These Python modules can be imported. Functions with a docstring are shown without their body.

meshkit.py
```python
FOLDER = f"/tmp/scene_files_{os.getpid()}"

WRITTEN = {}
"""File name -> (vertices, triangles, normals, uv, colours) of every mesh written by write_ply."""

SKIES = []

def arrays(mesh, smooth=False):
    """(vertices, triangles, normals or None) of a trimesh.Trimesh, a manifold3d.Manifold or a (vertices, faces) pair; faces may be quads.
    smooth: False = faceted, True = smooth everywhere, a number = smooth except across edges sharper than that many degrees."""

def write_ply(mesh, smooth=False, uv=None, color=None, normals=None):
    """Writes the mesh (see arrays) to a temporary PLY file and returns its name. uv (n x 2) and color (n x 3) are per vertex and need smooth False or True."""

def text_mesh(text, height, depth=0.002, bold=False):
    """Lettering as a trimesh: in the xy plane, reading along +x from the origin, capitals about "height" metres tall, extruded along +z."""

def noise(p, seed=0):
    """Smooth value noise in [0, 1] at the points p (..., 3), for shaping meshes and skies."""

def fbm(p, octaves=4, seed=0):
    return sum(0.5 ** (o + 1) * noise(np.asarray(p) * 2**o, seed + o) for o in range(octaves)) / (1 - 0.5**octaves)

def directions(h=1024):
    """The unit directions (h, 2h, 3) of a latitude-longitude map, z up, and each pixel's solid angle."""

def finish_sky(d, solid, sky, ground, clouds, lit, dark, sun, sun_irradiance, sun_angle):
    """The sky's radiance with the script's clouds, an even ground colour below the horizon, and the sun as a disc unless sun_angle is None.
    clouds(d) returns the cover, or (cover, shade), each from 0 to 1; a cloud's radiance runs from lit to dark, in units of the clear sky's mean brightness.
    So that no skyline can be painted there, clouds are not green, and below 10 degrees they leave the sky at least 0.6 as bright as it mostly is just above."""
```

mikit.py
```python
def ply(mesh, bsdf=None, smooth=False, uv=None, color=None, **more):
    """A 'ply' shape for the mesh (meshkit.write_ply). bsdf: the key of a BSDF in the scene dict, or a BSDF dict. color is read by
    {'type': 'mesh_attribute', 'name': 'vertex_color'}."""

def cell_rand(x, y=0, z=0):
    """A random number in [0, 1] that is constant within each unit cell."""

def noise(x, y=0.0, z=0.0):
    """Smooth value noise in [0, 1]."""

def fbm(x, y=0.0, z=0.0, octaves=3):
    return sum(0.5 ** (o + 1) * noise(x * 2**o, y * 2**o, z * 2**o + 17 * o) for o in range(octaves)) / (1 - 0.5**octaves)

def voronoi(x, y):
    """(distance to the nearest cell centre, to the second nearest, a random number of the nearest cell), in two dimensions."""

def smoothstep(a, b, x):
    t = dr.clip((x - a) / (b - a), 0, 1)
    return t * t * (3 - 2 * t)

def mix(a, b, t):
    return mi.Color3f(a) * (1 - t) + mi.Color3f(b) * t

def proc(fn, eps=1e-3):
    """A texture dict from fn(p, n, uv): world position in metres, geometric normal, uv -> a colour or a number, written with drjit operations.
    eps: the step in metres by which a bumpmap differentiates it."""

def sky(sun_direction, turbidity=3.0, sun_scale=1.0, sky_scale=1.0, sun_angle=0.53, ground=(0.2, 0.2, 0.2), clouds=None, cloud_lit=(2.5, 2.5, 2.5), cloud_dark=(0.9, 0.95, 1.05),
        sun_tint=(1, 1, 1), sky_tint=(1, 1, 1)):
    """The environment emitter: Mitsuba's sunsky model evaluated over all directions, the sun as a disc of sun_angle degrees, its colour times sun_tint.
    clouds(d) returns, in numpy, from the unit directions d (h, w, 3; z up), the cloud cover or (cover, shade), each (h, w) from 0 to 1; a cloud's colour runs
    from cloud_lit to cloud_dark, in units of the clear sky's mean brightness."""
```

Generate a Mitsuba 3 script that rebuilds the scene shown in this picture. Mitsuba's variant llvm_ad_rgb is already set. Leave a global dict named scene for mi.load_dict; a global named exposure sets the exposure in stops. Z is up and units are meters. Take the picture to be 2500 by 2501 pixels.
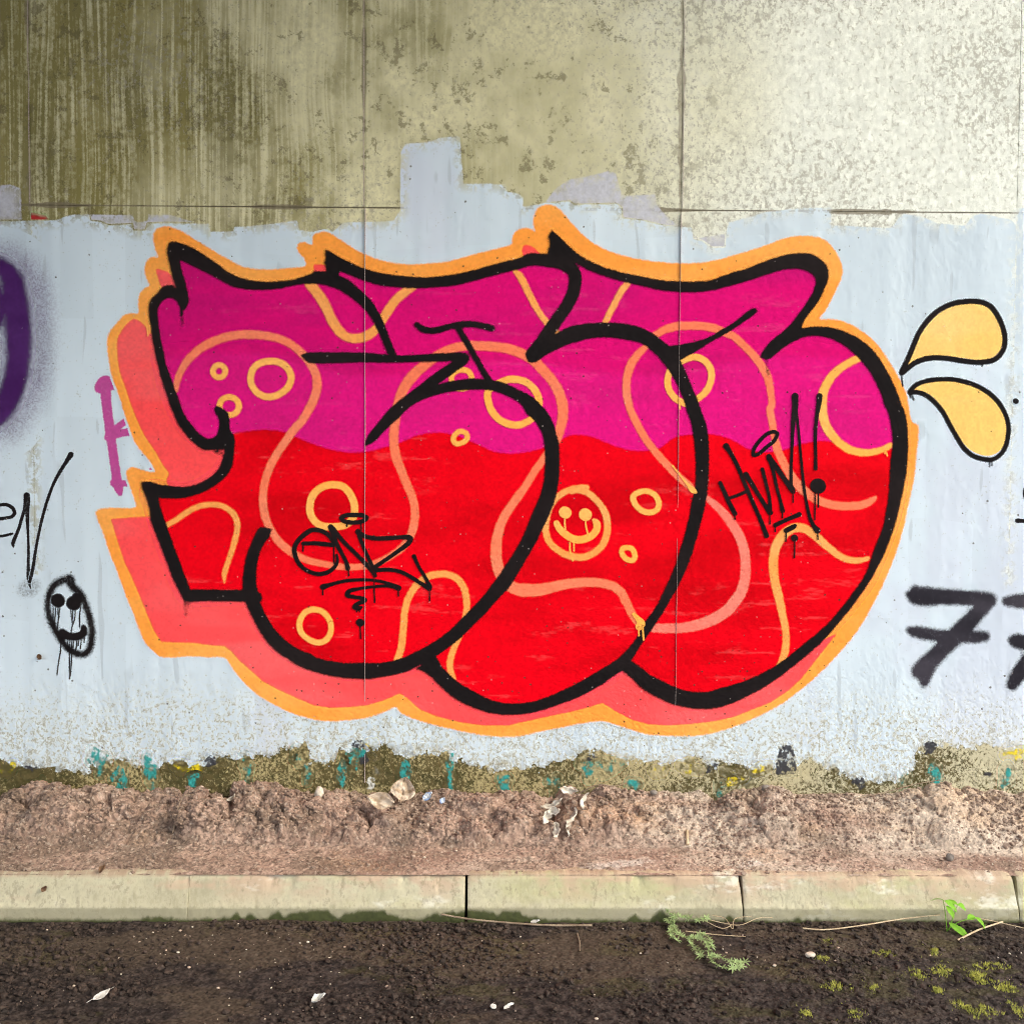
import math, random
import numpy as np, trimesh, shapely, shapely.affinity
import drjit as dr
import mitsuba as mi
import mikit, meshkit
from mikit import smoothstep, mix, proc
from scipy.spatial import Delaunay, cKDTree
from shapely.geometry import Polygon, Point, MultiPoint, LineString
from shapely.ops import unary_union

T = mi.ScalarTransform4f
scene, labels = {}, {}
RNG = np.random.default_rng(7)
random.seed(7)

# ------------------------------------------------------------------ camera, sky, exposure
EYE = [0.0, -3.7594, 1.4755]
FWD = [0.01043, 0.99923, -0.03781]
UPV = [-0.00511, 0.03787, 0.99927]
scene['camera'] = {'type': 'perspective', 'fov': 53.02, 'fov_axis': 'x', 'near_clip': 0.05, 'far_clip': 2000.0,
                   'to_world': T().look_at(origin=EYE, target=[EYE[i] + FWD[i] for i in range(3)], up=UPV)}
exposure = 3.86
# overcast daylight: a white cloud sheet, brightest towards the open right-hand end of the underpass
scene['sky'] = mikit.sky([0.80, -0.42, 0.62], turbidity=4, sun_scale=0.24, sun_angle=34, clouds=lambda d: 1.0,
                         cloud_lit=(1.45, 1.54, 1.64), sun_tint=(0.88, 1.0, 1.12))

# ------------------------------------------------------------------ materials
def rgb(c): return {'type': 'rgb', 'value': list(c)}
def pr(color, rough=0.8, spec=0.3, **k):
    return {'type': 'principled', 'base_color': rgb(color) if isinstance(color, (tuple, list)) else color, 'roughness': rough, 'specular': spec, **k}
def bumped(b, fn, scale=1.0, eps=1.5e-3):
    return {'type': 'bumpmap', 'height': proc(fn, eps), 'scale': scale, 'bsdf': b}
def two(b): return {'type': 'twosided', 'bsdf': b}
def masked(fn, b): return {'type': 'mask', 'opacity': proc(fn), 'bsdf': two(b)}

def hash2(i, j, s=0):
    h = mi.UInt32(mi.Int32(i) + 1000000) * 374761393 + mi.UInt32(mi.Int32(j) + 1000000) * 668265263 + s * 144665
    h = (h ^ (h >> 13)) * 1274126177
    return mi.Float((h ^ (h >> 16)) & 0xFFFFFF) / 16777215.0
def nz(x, y, s=0):
    """smooth value noise in two dimensions, 0 to 1"""
    x, y = mi.Float(x), mi.Float(y)
    i, j = dr.floor(x), dr.floor(y)
    u, v = x - i, y - j
    u, v = u * u * (3 - 2 * u), v * v * (3 - 2 * v)
    a = dr.lerp(hash2(i, j, s), hash2(i + 1, j, s), u)
    b = dr.lerp(hash2(i, j + 1, s), hash2(i + 1, j + 1, s), u)
    return dr.lerp(a, b, v)
def fb(x, y, s=0, o=3):
    return sum(0.5 ** (k + 1) * nz(x * 2.03 ** k + 3.7 * k, y * 2.03 ** k, s + k) for k in range(o)) / (1 - 0.5 ** o)
def fr(x, y, s=0, o=5, g=0.62):
    """rough fractal noise, with much fine detail"""
    w = [g ** k for k in range(o)]
    return sum(w[k] * nz(x * 2.07 ** k + 5.3 * k, y * 2.07 ** k + 1.7 * k, s + k) for k in range(o)) / sum(w)
def specks(x, y, n, keep, size, s=0):
    """small round marks: one in each grid cell that is kept"""
    x, y = x * n, y * n
    i, j = dr.floor(x), dr.floor(y)
    r = hash2(i, j, s)
    cx, cy = 0.25 + 0.5 * hash2(i, j, s + 1), 0.25 + 0.5 * hash2(i, j, s + 2)
    d = dr.sqrt(dr.square(x - i - cx) + dr.square(y - j - cy))
    z = size * (0.5 + 0.8 * hash2(i, j, s + 3))
    return dr.select(r < keep, 1 - smoothstep(z * 0.6, z, d), 0.0)

def wall_height(p, n, uv):
    x, z = p.x, p.z
    low = 1 - smoothstep(0.35, 0.95, z + 0.35 * (nz(x * 2.1, z * 2.1) - 0.5))
    return nz(x * 150, z * 150, 1) * (0.0006 + 0.0011 * low) + nz(x * 62, z * 48, 2) * (0.0009 + 0.0004 * low) + nz(x * 40, z * 2.4, 3) * 0.0007

def concrete_color(p, n, uv):
    x, z = p.x, p.z
    big = fb(x * 0.85 + 4, z * 0.7, 1)
    med = fr(x * 4.0, z * 3.2, 5)
    warp = nz(x * 6, z * 3.5, 9) * 1.6
    fine = fr(x * 75, z * 62, 12, 4, 0.75)
    streak = nz(x * 190 + warp * 3, z * 5.0, 10) * 0.45 + nz(x * 90 + warp, z * 2.2, 11) * 0.35 + nz(x * 31 + warp, z * 0.9, 14) * 0.20
    clean = mix((0.61, 0.57, 0.375), (0.75, 0.77, 0.715), smoothstep(-0.5, 1.0, x + 1.6 * (big - 0.5)))
    c = clean * (0.66 + 0.68 * fine)
    c = mix(c, (0.40, 0.38, 0.225), smoothstep(0.40, 0.70, med + 0.5 * (fine - 0.5)) * 0.6 * smoothstep(1.3, 0.1, x + med - 0.5))
    # green-brown algae in fine runs, thick on the left; top-left excess paints corner shade
    reach = smoothstep(0.34, 0.80, big * 0.40 + med * 0.60 + 0.23 * (0.0 - x) + 0.10 * (z - 2.80))
    alg_and_shade = reach * smoothstep(0.30, 0.62, streak * 0.60 + fine * 0.40 + 0.10 * (reach - 0.5))
    c = mix(c, mix((0.215, 0.18, 0.045), (0.115, 0.098, 0.024), warp * 0.6), alg_and_shade * 0.88)
    spots = smoothstep(0.60, 0.70, fr(x * 24, z * 22, 70, 5, 0.8) + 0.22 * (med - 0.5))
    c = mix(c, (0.13, 0.11, 0.055), spots * 0.6 * smoothstep(1.2, 0.3, x))
    # flaky grey-brown lichen, mostly on the right
    reg = fb(x * 1.7 + 7, z * 1.7 - 3, 16, 2)
    reg = reg + 0.30 * smoothstep(2.70, 3.2, z) * (1 - smoothstep(0.1, 0.75, dr.abs(x - 0.85))) - 0.22 * smoothstep(0.75, 0.0, x)
    fl = fr(x * 95, z * 80, 19, 4, 0.8)
    fleck = smoothstep(0.56, 0.66, fl + 0.36 * (reg - 0.50))
    c = mix(c, (0.29, 0.27, 0.22), fleck * 0.62)
    # slurry stains beside the formwork joints
    for jx, lo in ((-1.702, 2.43), (-0.498, 2.43), (0.647, 2.40)):
        w = 0.026 * nz(z * 4 + jx, 3.0, 27) * nz(z * 21, jx * 5, 28) - 0.004
        c = mix(c, (0.19, 0.16, 0.11), 0.6 * smoothstep(w + 0.006, w, dr.abs(x - jx + 0.004)) * smoothstep(lo - 0.05, lo, z))
    wj = 0.0005 + 0.015 * dr.maximum(nz(x * 5, 4.0, 29) - 0.35, 0) * (0.3 + nz(x * 33, 2.0, 30))
    c = mix(c, (0.17, 0.14, 0.095), 0.8 * smoothstep(wj + 0.004, wj, dr.abs(z - 2.434)))
    # mossy, gritty foot of the wall below the paint
    foot = smoothstep(0.66, 0.52, z + 0.12 * (nz(x * 5, z * 5, 31) - 0.5))
    grit = fr(x * 130, z * 120, 32, 3, 0.85)
    tone = fb(x * 4.5, z * 8, 36, 2)
    dk = smoothstep(0.30, 0.68, grit + 0.55 * (tone - 0.5) - 0.06 * x + 0.03)
    f = mix(mix((0.40, 0.33, 0.17), (0.50, 0.46, 0.32), smoothstep(-0.2, 1.6, x + tone - 0.5)), mix((0.055, 0.050, 0.018), (0.11, 0.085, 0.035), nz(x * 60, z * 60, 35)), dk)
    return mix(c, f, foot)

scene['m_concrete'] = two(bumped(pr(proc(concrete_color), 0.85, 0.25), wall_height))
scene['m_ridge'] = two(pr((0.42, 0.34, 0.33), 0.8, 0.1))
scene['m_plain_concrete'] = two(pr((0.40, 0.40, 0.37), 0.9, 0.2))

# Sprayed paints share one material; a sheet's uv is (distance inside its edge, number of its paint + softness of its edge), both in metres.
# paint: colour, colour where it lies thin or was gone over twice, cover (1 = opaque), chips, roller streaks
PAINTS = {
    'black': ((0.011, 0.009, 0.010), (0.016, 0.012, 0.013), 1, 0, 0),
    'soft_black': ((0.022, 0.020, 0.028), (0.05, 0.045, 0.06), 1, 0, 0),
    'orange': ((0.95, 0.33, 0.055), (0.92, 0.38, 0.085), 1, 1, 0),
    'coral': ((0.97, 0.078, 0.088), (0.92, 0.115, 0.125), 1, 1, 0),
    'magenta': ((0.68, 0.004, 0.165), (0.55, 0.005, 0.155), 1, 1, 0.12),
    'red': ((0.80, 0.001, 0.009), (0.60, 0.001, 0.006), 1, 1, 0.25),
    'swirl': ((0.96, 0.37, 0.095), (0.94, 0.40, 0.13), 0.92, 0.4, 0),
    'salmon': ((0.97, 0.215, 0.110), (0.95, 0.25, 0.14), 0.90, 0.4, 0),
    'faded': ((0.97, 0.225, 0.175), (0.95, 0.26, 0.20), 0.85, 0.4, 0),
    'pink': ((0.86, 0.010, 0.26), (0.78, 0.012, 0.235), 0.75, 1, 0.15),
    'peach': ((0.96, 0.42, 0.085), (0.94, 0.45, 0.12), 1, 0.4, 0),
    'sand': ((0.95, 0.55, 0.16), (0.92, 0.58, 0.21), 1, 0.8, 0),
    'violet': ((0.058, 0.013, 0.105), (0.080, 0.022, 0.14), 0.97, 0.3, 0),
    'violet_mist': ((0.10, 0.03, 0.15), (0.09, 0.03, 0.13), 0.5, 0, 0),
    'black_mist': ((0.03, 0.025, 0.03), (0.03, 0.025, 0.03), 0.36, 0, 0),
    'orchid': ((0.50, 0.075, 0.30), (0.44, 0.07, 0.27), 1, 1, 0),
    'red_smear': ((0.50, 0.03, 0.03), (0.45, 0.04, 0.04), 0.9, 1, 0)}
PAINT_NO = {k: i + 1 for i, k in enumerate(PAINTS)}
def pick(uv, col):
    """the entry of column col for this sheet's paint"""
    v = list(PAINTS.values()); k = dr.floor(uv.y); first = v[0][col]
    out = mi.Color3f(*first) if isinstance(first, tuple) else mi.Float(first)
    for i in range(1, len(v)):
        if v[i][col] != first:
            out = dr.select(dr.abs(k - (i + 1)) < 0.5, mi.Color3f(*v[i][col]) if isinstance(first, tuple) else mi.Float(v[i][col]), out)
    return out
def spray_opacity(p, n, uv):
    f = uv.y - dr.floor(uv.y)
    cover = pick(uv, 2)
    g = nz(p.x * 260, p.z * 260, 40) - 0.5
    w = nz(p.x * 45, p.z * 45, 41) - 0.5
    k = 0.3 + 0.7 * smoothstep(0.03, 0.008, f)
    return smoothstep(-1, 1, 1.35 * uv.x / f + 0.35 + (0.9 * (g - 0.5) + 0.35 * (w - 0.5)) * k) * (cover + (1 - cover) * 0.9 * g)
def spray_color(p, n, uv):
    x, z = p.x, p.z
    col = pick(uv, 0)
    c = mix(col, pick(uv, 1), smoothstep(0.35, 0.75, fb(x * 2.6, z * 9, 42)))
    s = smoothstep(0.66, 0.86, nz(x * 7.0, z * 55, 45) * 0.7 + fb(x * 50, z * 160, 46, 2) * 0.3) * smoothstep(0.42, 0.62, fb(x * 3, z * 5, 48, 2))
    c = mix(c, dr.minimum(col + 0.13, 1.0), s * pick(uv, 4))
    keep = 0.035 + 0.10 * smoothstep(1.0, 0.6, z)
    c = mix(c, (0.62, 0.52, 0.50), specks(x, z + 0.11, 43.0, 0.045, 0.10, 48) * 0.55)
    c = c * (0.90 + 0.20 * fb(x * 120, z * 120, 49, 2))
    return mix(c, (0.05, 0.035, 0.03), specks(x + 0.37, z, 38.0, keep, 0.13, 47) * 0.85 * pick(uv, 3))
def on_coat_color(p, n, uv):
    return mix(coat_base(p), spray_color(p, n, uv), spray_opacity(p, n, uv))
scene['m_spray'] = masked(spray_opacity, bumped(pr(proc(spray_color), 0.6, 0.025), wall_height))

# Rolled and old wall paints, which flake off the wall near its foot; uv as above, the second number being the depth of the flaking
OLD = {'coat': None, 'grey': None, 'teal': (0.04, 0.33, 0.32), 'yellow': (0.80, 0.62, 0.02), 'old_black': (0.045, 0.045, 0.055), 'blue': (0.25, 0.38, 0.62), 'white': (0.70, 0.70, 0.66)}
OLD_NO = {k: i + 1 for i, k in enumerate(OLD)}
def flake_opacity(p, n, uv):
    x, z = p.x, p.z
    k = dr.floor(uv.y)
    a = (uv.y - k) * smoothstep(1.1, 0.7, z) + 0.0035
    thin = smoothstep(0.045, 0.0, uv.x) * smoothstep(0.42, 0.60, fr(x * 60, z * 50, 65, 3, 0.75)) * 0.55
    q = (fr(x * 15, z * 15, 50, 5, 0.7) - 0.5) * 2.0
    worn = dr.select(k > 2.5, 0.75 * smoothstep(0.46, 0.62, fr(x * 70, z * 60, 64, 3, 0.8)), 0.0)      # the oldest paints are rubbed thin
    return smoothstep(-0.0025, 0.0025, uv.x + q * a) * (dr.select(k > 2.5, 0.85 - worn, 1.0 - thin))
def coat_base(p):
    x, z = p.x, p.z
    roll = nz(x * 26, z * 1.3, 54)
    pat = fb(x * 2.2, z * 2.2, 55)
    c = mix((0.545, 0.635, 0.73), (0.615, 0.71, 0.805), smoothstep(0.3, 0.7, 0.65 * pat + 0.35 * roll))
    c = mix(c, (0.55, 0.58, 0.71), smoothstep(0.52, 0.70, fr(x * 1.7 + 9, z * 1.1, 58)) * 0.5)
    rj = dr.floor(z * 2.9 + 0.6 * nz(x * 1.3, z * 0.5, 66))
    ri = dr.floor(x * 8.5 + 0.8 * hash2(rj, 3, 67) + 0.06 * nz(x * 20, z * 20, 68))      # roller strokes
    c = c * (0.97 + 0.06 * hash2(ri, rj, 69)) 
    low = smoothstep(0.80, 0.50, z + 0.3 * (pat - 0.5))
    g = fr(x * 120, z * 110, 60, 3, 0.8)
    c = mix(c, (0.60, 0.62, 0.57), low * 0.6 * smoothstep(0.35, 0.6, g + 0.2 * (pat - 0.5)))
    grime = smoothstep(0.57, 0.76, g + 0.24 * (low - 0.75) + 0.16 * (pat - 0.5))
    c = mix(c, (0.27, 0.235, 0.15), grime * 0.6)
    hairs = smoothstep(0.88, 0.94, nz(x * 38 + 2.5 * pat, z * 5.5, 62))
    c = mix(c, (0.33, 0.37, 0.42), hairs * 0.35)
    c = mix(c, (0.09, 0.08, 0.075), specks(x, z, 25.0, 0.06, 0.10, 63) * 0.85)
    return c
def coat_color(p, n, uv):
    x, z = p.x, p.z
    k = dr.floor(uv.y)
    c = coat_base(p)
    g, pat = fr(x * 85, z * 85, 60, 4, 0.75), fb(x * 2.2, z * 2.2, 55)
    c = dr.select(dr.abs(k - 2) < 0.5, mix((0.42, 0.42, 0.48), (0.54, 0.55, 0.62), pat) * (0.80 + 0.40 * g), c)
    for i, v in enumerate(OLD.values()):
        if v: c = dr.select(dr.abs(k - (i + 1)) < 0.5, mi.Color3f(*v) * (0.70 + 0.6 * g), c)
    return c
# paint sprayed straight onto the blue coat: where it thins out the coat's own colour takes over
scene['m_spray_on_coat'] = two(bumped(pr(proc(on_coat_color), 0.6, 0.04), wall_height))
def on_wall_color(p, n, uv):
    return mix(concrete_color(p, n, uv), coat_color(p, n, uv), flake_opacity(p, n, uv))
scene['m_paint_on_wall'] = two(bumped(pr(proc(on_wall_color), 0.65, 0.12), wall_height))
scene['m_wall_paint'] = masked(flake_opacity, bumped(pr(proc(coat_color), 0.6, 0.12), wall_height))

def bank_color(p, n, uv):
    x, y = p.x, p.y + 0.7 * p.z
    a = fr(x * 3, y * 5, 70)
    b = fr(x * 45, y * 45, 73, 4, 0.75)
    c = mix((0.29, 0.185, 0.145), (0.50, 0.35, 0.28), smoothstep(0.3, 0.7, 0.5 * a + 0.5 * b))
    c = mix(c, (0.62, 0.52, 0.43), smoothstep(0.46, 0.70, fr(x * 1.8 + 3, y * 4, 75) + 0.13 * (x - 0.75)) * 0.75)
    c = mix(c, (0.50, 0.32, 0.20), smoothstep(0.55, 0.75, fr(x * 2.3 - 5, y * 5, 78) + 0.04 * (x - 0.3)) * 0.5)
    c = mix(c, (0.20, 0.145, 0.11), smoothstep(0.52, 0.66, fr(x * 6, y * 8, 80) - 0.04 * x) * 0.6)
    for sx, sy, sa, sb in ((0.40, -0.335, 0.135, 0.026), (0.86, -0.33, 0.05, 0.02)):      # pale scuffed ash
        q = dr.sqrt(dr.square((x - sx) / sa) + dr.square((p.y - sy - 0.12 * (x - sx)) / sb))
        c = mix(c, (0.68, 0.60, 0.54), smoothstep(1.2, 0.4, q + 1.6 * (fr(x * 30, y * 60, 83, 3) - 0.5)) * 0.75)
    c = mix(c, (0.085, 0.06, 0.047), smoothstep(0.58, 0.74, fr(x * 80, y * 80, 87, 3, 0.8) + 0.35 * (a - 0.5) - 0.04 * x) * 0.6)  # dark grains, their colour also standing in for tiny shadows between crumbs
    c = mix(c, (0.66, 0.53, 0.44), smoothstep(0.62, 0.74, fr(x * 95, y * 95, 91, 3, 0.8)) * 0.55)
    return c * (0.55 + 0.45 * nz(x * 170, y * 170, 85))
def soil_height(p, n, uv):
    return fb(p.x * 130, (p.y + 0.7 * p.z) * 130, 86, 2) * 0.004
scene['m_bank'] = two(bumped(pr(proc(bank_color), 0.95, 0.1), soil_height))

def mud_color(p, n, uv):
    x, y = p.x, p.y
    b = fr(x * 55, y * 55, 90, 4, 0.75)
    a = fb(x * 2.2, y * 4.2, 94)
    silt = smoothstep(0.46, 0.62, fr(x * 2.4 + 6, y * 6.5, 97) + 0.22 * smoothstep(-0.85, -0.6, y) - 0.10)
    c = mix((0.022, 0.018, 0.018), (0.060, 0.047, 0.043), smoothstep(0.3, 0.7, b))
    c = mix(c, (0.082, 0.062, 0.047), silt * 0.7)
    c = mix(c, (0.075, 0.068, 0.028), smoothstep(0.54, 0.70, fr(x * 5 + 2, y * 8, 103) + 0.05 * (x - 0.8)) * 0.35)
    return c * (0.55 + 0.8 * nz(x * 150, y * 150, 100))
scene['m_mud'] = two(bumped(pr(proc(mud_color), 0.9, 0.05), soil_height))

def kerb_color(p, n, uv):
    x, z = p.x, p.z - 0.5 * p.y - 0.2
    a = fr(x * 3, z * 8, 110)
    g = fr(x * 60, z * 42, 115, 4, 0.75)
    c = mix((0.385, 0.35, 0.245), (0.57, 0.53, 0.39), smoothstep(0.28, 0.72, 0.5 * a + 0.5 * g))
    c = mix(c, (0.43, 0.42, 0.20), smoothstep(0.46, 0.70, fr(x * 2.2 + 4, z * 6, 119) + 0.06 * x) * 0.45)
    c = mix(c, (0.50, 0.35, 0.26), smoothstep(0.45, 0.66, fr(x * 5 - 2, z * 14, 124)) * smoothstep(0.03, 0.13, p.z) * 0.75)
    c = mix(c, (0.76, 0.75, 0.68), smoothstep(0.58, 0.76, fr(x * 5.5, z * 16, 129, 5, 0.75) + 0.05 * (x - 0.6)) * 0.5)
    c = mix(c, (0.20, 0.165, 0.11), smoothstep(0.52, 0.78, g + 0.25 * (a - 0.5)) * 0.5)
    c = mix(c, (0.33, 0.23, 0.17), smoothstep(0.128, 0.146, p.z + 0.030 * (a - 0.5)) * smoothstep(0.30, 0.62, g + 0.3 * (a - 0.4)) * 0.8)      # soil-brown top, darkened in colour to offset its brightness under the sky
    c = mix(c, (0.27, 0.25, 0.17), smoothstep(0.048, 0.036, p.z + 0.016 * (g - 0.5)) * 0.65)
    moss = 0.000 + 0.032 * smoothstep(0.46, 0.72, fr(x * 5.0 + 1.4, 2.0, 134, 5, 0.7)) * (1 - 0.5 * smoothstep(0.4, 1.2, x)) + 0.012 * (g - 0.5)
    return mix(c, mix((0.018, 0.026, 0.006), (0.060, 0.072, 0.018), g), smoothstep(moss + 0.012, moss - 0.006, p.z) * 0.93)
def kerb_height(p, n, uv):
    return fb(p.x * 90, (p.z - 0.5 * p.y) * 90, 130, 2) * 0.0022 + nz(p.x * 60, p.z * 10, 132) * 0.0008
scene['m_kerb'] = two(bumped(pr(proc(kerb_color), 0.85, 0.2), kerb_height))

# Small things share one mottled material; their uv.x is the number of their pair of colours
MOTTLES = {'bank_crumb': ((0.19, 0.128, 0.10), (0.33, 0.245, 0.195)), 'mud_crumb': ((0.020, 0.014, 0.012), (0.065, 0.045, 0.037)),
           'pale_stone': ((0.62, 0.55, 0.46), (0.45, 0.32, 0.25)), 'dark_stone': ((0.13, 0.11, 0.10), (0.22, 0.19, 0.17)),
           'dry_leaf': ((0.66, 0.55, 0.44), (0.36, 0.26, 0.18)), 'grey_leaf': ((0.74, 0.69, 0.61), (0.46, 0.40, 0.33)),
           'brown_leaf': ((0.10, 0.055, 0.04), (0.20, 0.11, 0.06)), 'white_scrap': ((0.74, 0.74, 0.72), (0.48, 0.46, 0.43)),
           'wrapper': ((0.25, 0.36, 0.60), (0.74, 0.77, 0.80)), 'twig': ((0.20, 0.14, 0.10), (0.33, 0.25, 0.18)),
           'straw': ((0.58, 0.46, 0.31), (0.44, 0.33, 0.21)), 'moss': ((0.50, 0.49, 0.11), (0.26, 0.27, 0.06)), 'earth': ((0.10, 0.085, 0.06), (0.07, 0.065, 0.045))}
MOTTLE_NO = {k: i for i, k in enumerate(MOTTLES)}
def mottle_color(p, n, uv):
    t = smoothstep(0.25, 0.75, fb(p.x * 55 + p.z * 31, p.y * 55 + p.z * 47, 140, 2))
    c = mi.Color3f(0)
    for i, (a, b) in enumerate(MOTTLES.values()): c = dr.select(dr.abs(uv.x - i) < 0.5, mix(a, b, t), c)
    return c
scene['m_mottled'] = two(pr(proc(mottle_color), 0.75, 0.25))
def leafm(c): return {'type': 'principledthin', 'base_color': rgb(c), 'roughness': 0.5, 'diff_trans': 0.7, 'spec_trans': 0.0}
scene['m_weed'] = leafm((0.40, 0.51, 0.24))
scene['m_seedling'] = leafm((0.24, 0.50, 0.06))

# ------------------------------------------------------------------ helpers
def numbered(k):
    if k not in scene and k not in labels: return k
    i = 1
    while f'{k}_{i:03d}' in scene or f'{k}_{i:03d}' in labels: i += 1
    return f'{k}_{i:03d}'
def thing(name, label, cat, group=None):
    k = numbered(name); labels[k] = {'label': label, 'category': cat}
    if group: labels[k]['group'] = group
    return k
def add(name, mesh, bsdf, parent=None, label=None, cat=None, kind=None, group=None, smooth=False, uv=None):
    k = numbered(parent + '__' + name if parent else name)
    if bsdf in MOTTLE_NO:
        mesh = (np.asarray(mesh.vertices), np.asarray(mesh.faces)) if hasattr(mesh, 'faces') else mesh
        uv = np.tile([MOTTLE_NO[bsdf], 0.0], (len(mesh[0]), 1)); bsdf = 'm_mottled'
        smooth = smooth is True
    scene[k] = mikit.ply(mesh, bsdf, smooth=smooth, uv=uv)
    d = {a: b for a, b in (('label', label), ('category', cat), ('kind', kind), ('group', group)) if b}
    if d: labels[k] = d
    return k

def spline(P, closed=False, step=6, sharp_ends=True):
    """Catmull-Rom (centripetal) through the rows of P"""
    P = np.asarray(P, float); n = len(P)
    if n < 3 and not closed:
        return np.array([P[0] * (1 - t) + P[-1] * t for t in np.linspace(0, 1, step)]) if n == 2 else P
    out = []
    idx = lambda i: P[i % n] if closed else (P[i] if 0 <= i < n else (2 * P[0] - P[1] if i < 0 else 2 * P[-1] - P[-2]))
    for i in range(n if closed else n - 1):
        p0, p1, p2, p3 = idx(i - 1), idx(i), idx(i + 1), idx(i + 2)
        d = [max(np.linalg.norm((b - a)[:2]), 1e-6) ** 0.5 for a, b in ((p0, p1), (p1, p2), (p2, p3))]
        t0, t1 = 0.0, d[0]; t2 = t1 + d[1]; t3 = t2 + d[2]
        for t in np.linspace(t1, t2, step, endpoint=False):
            a1 = (t1 - t) / (t1 - t0) * p0 + (t - t0) / (t1 - t0) * p1
            a2 = (t2 - t) / (t2 - t1) * p1 + (t - t1) / (t2 - t1) * p2
            a3 = (t3 - t) / (t3 - t2) * p2 + (t - t2) / (t3 - t2) * p3
            b1 = (t2 - t) / (t2 - t0) * a1 + (t - t0) / (t2 - t0) * a2
            b2 = (t3 - t) / (t3 - t1) * a2 + (t - t1) / (t3 - t1) * a3
            out.append((t2 - t) / (t2 - t1) * b1 + (t - t1) / (t2 - t1) * b2)
    if not closed: out.append(P[-1])
    return np.array(out)

def sweep(S):
    """area covered by a round nib whose diameter changes along the path S (x, z, width)"""
    S = np.array(S); S[:, 2] = np.maximum(S[:, 2], 0.0022)
    parts = []
    for a, b in zip(S[:-1], S[1:]):
        pa, pb = Point(a[:2]).buffer(a[2] / 2, 6), Point(b[:2]).buffer(b[2] / 2, 6)
        parts.append(MultiPoint(list(pa.exterior.coords) + list(pb.exterior.coords)).convex_hull)
    return unary_union(parts)

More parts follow.
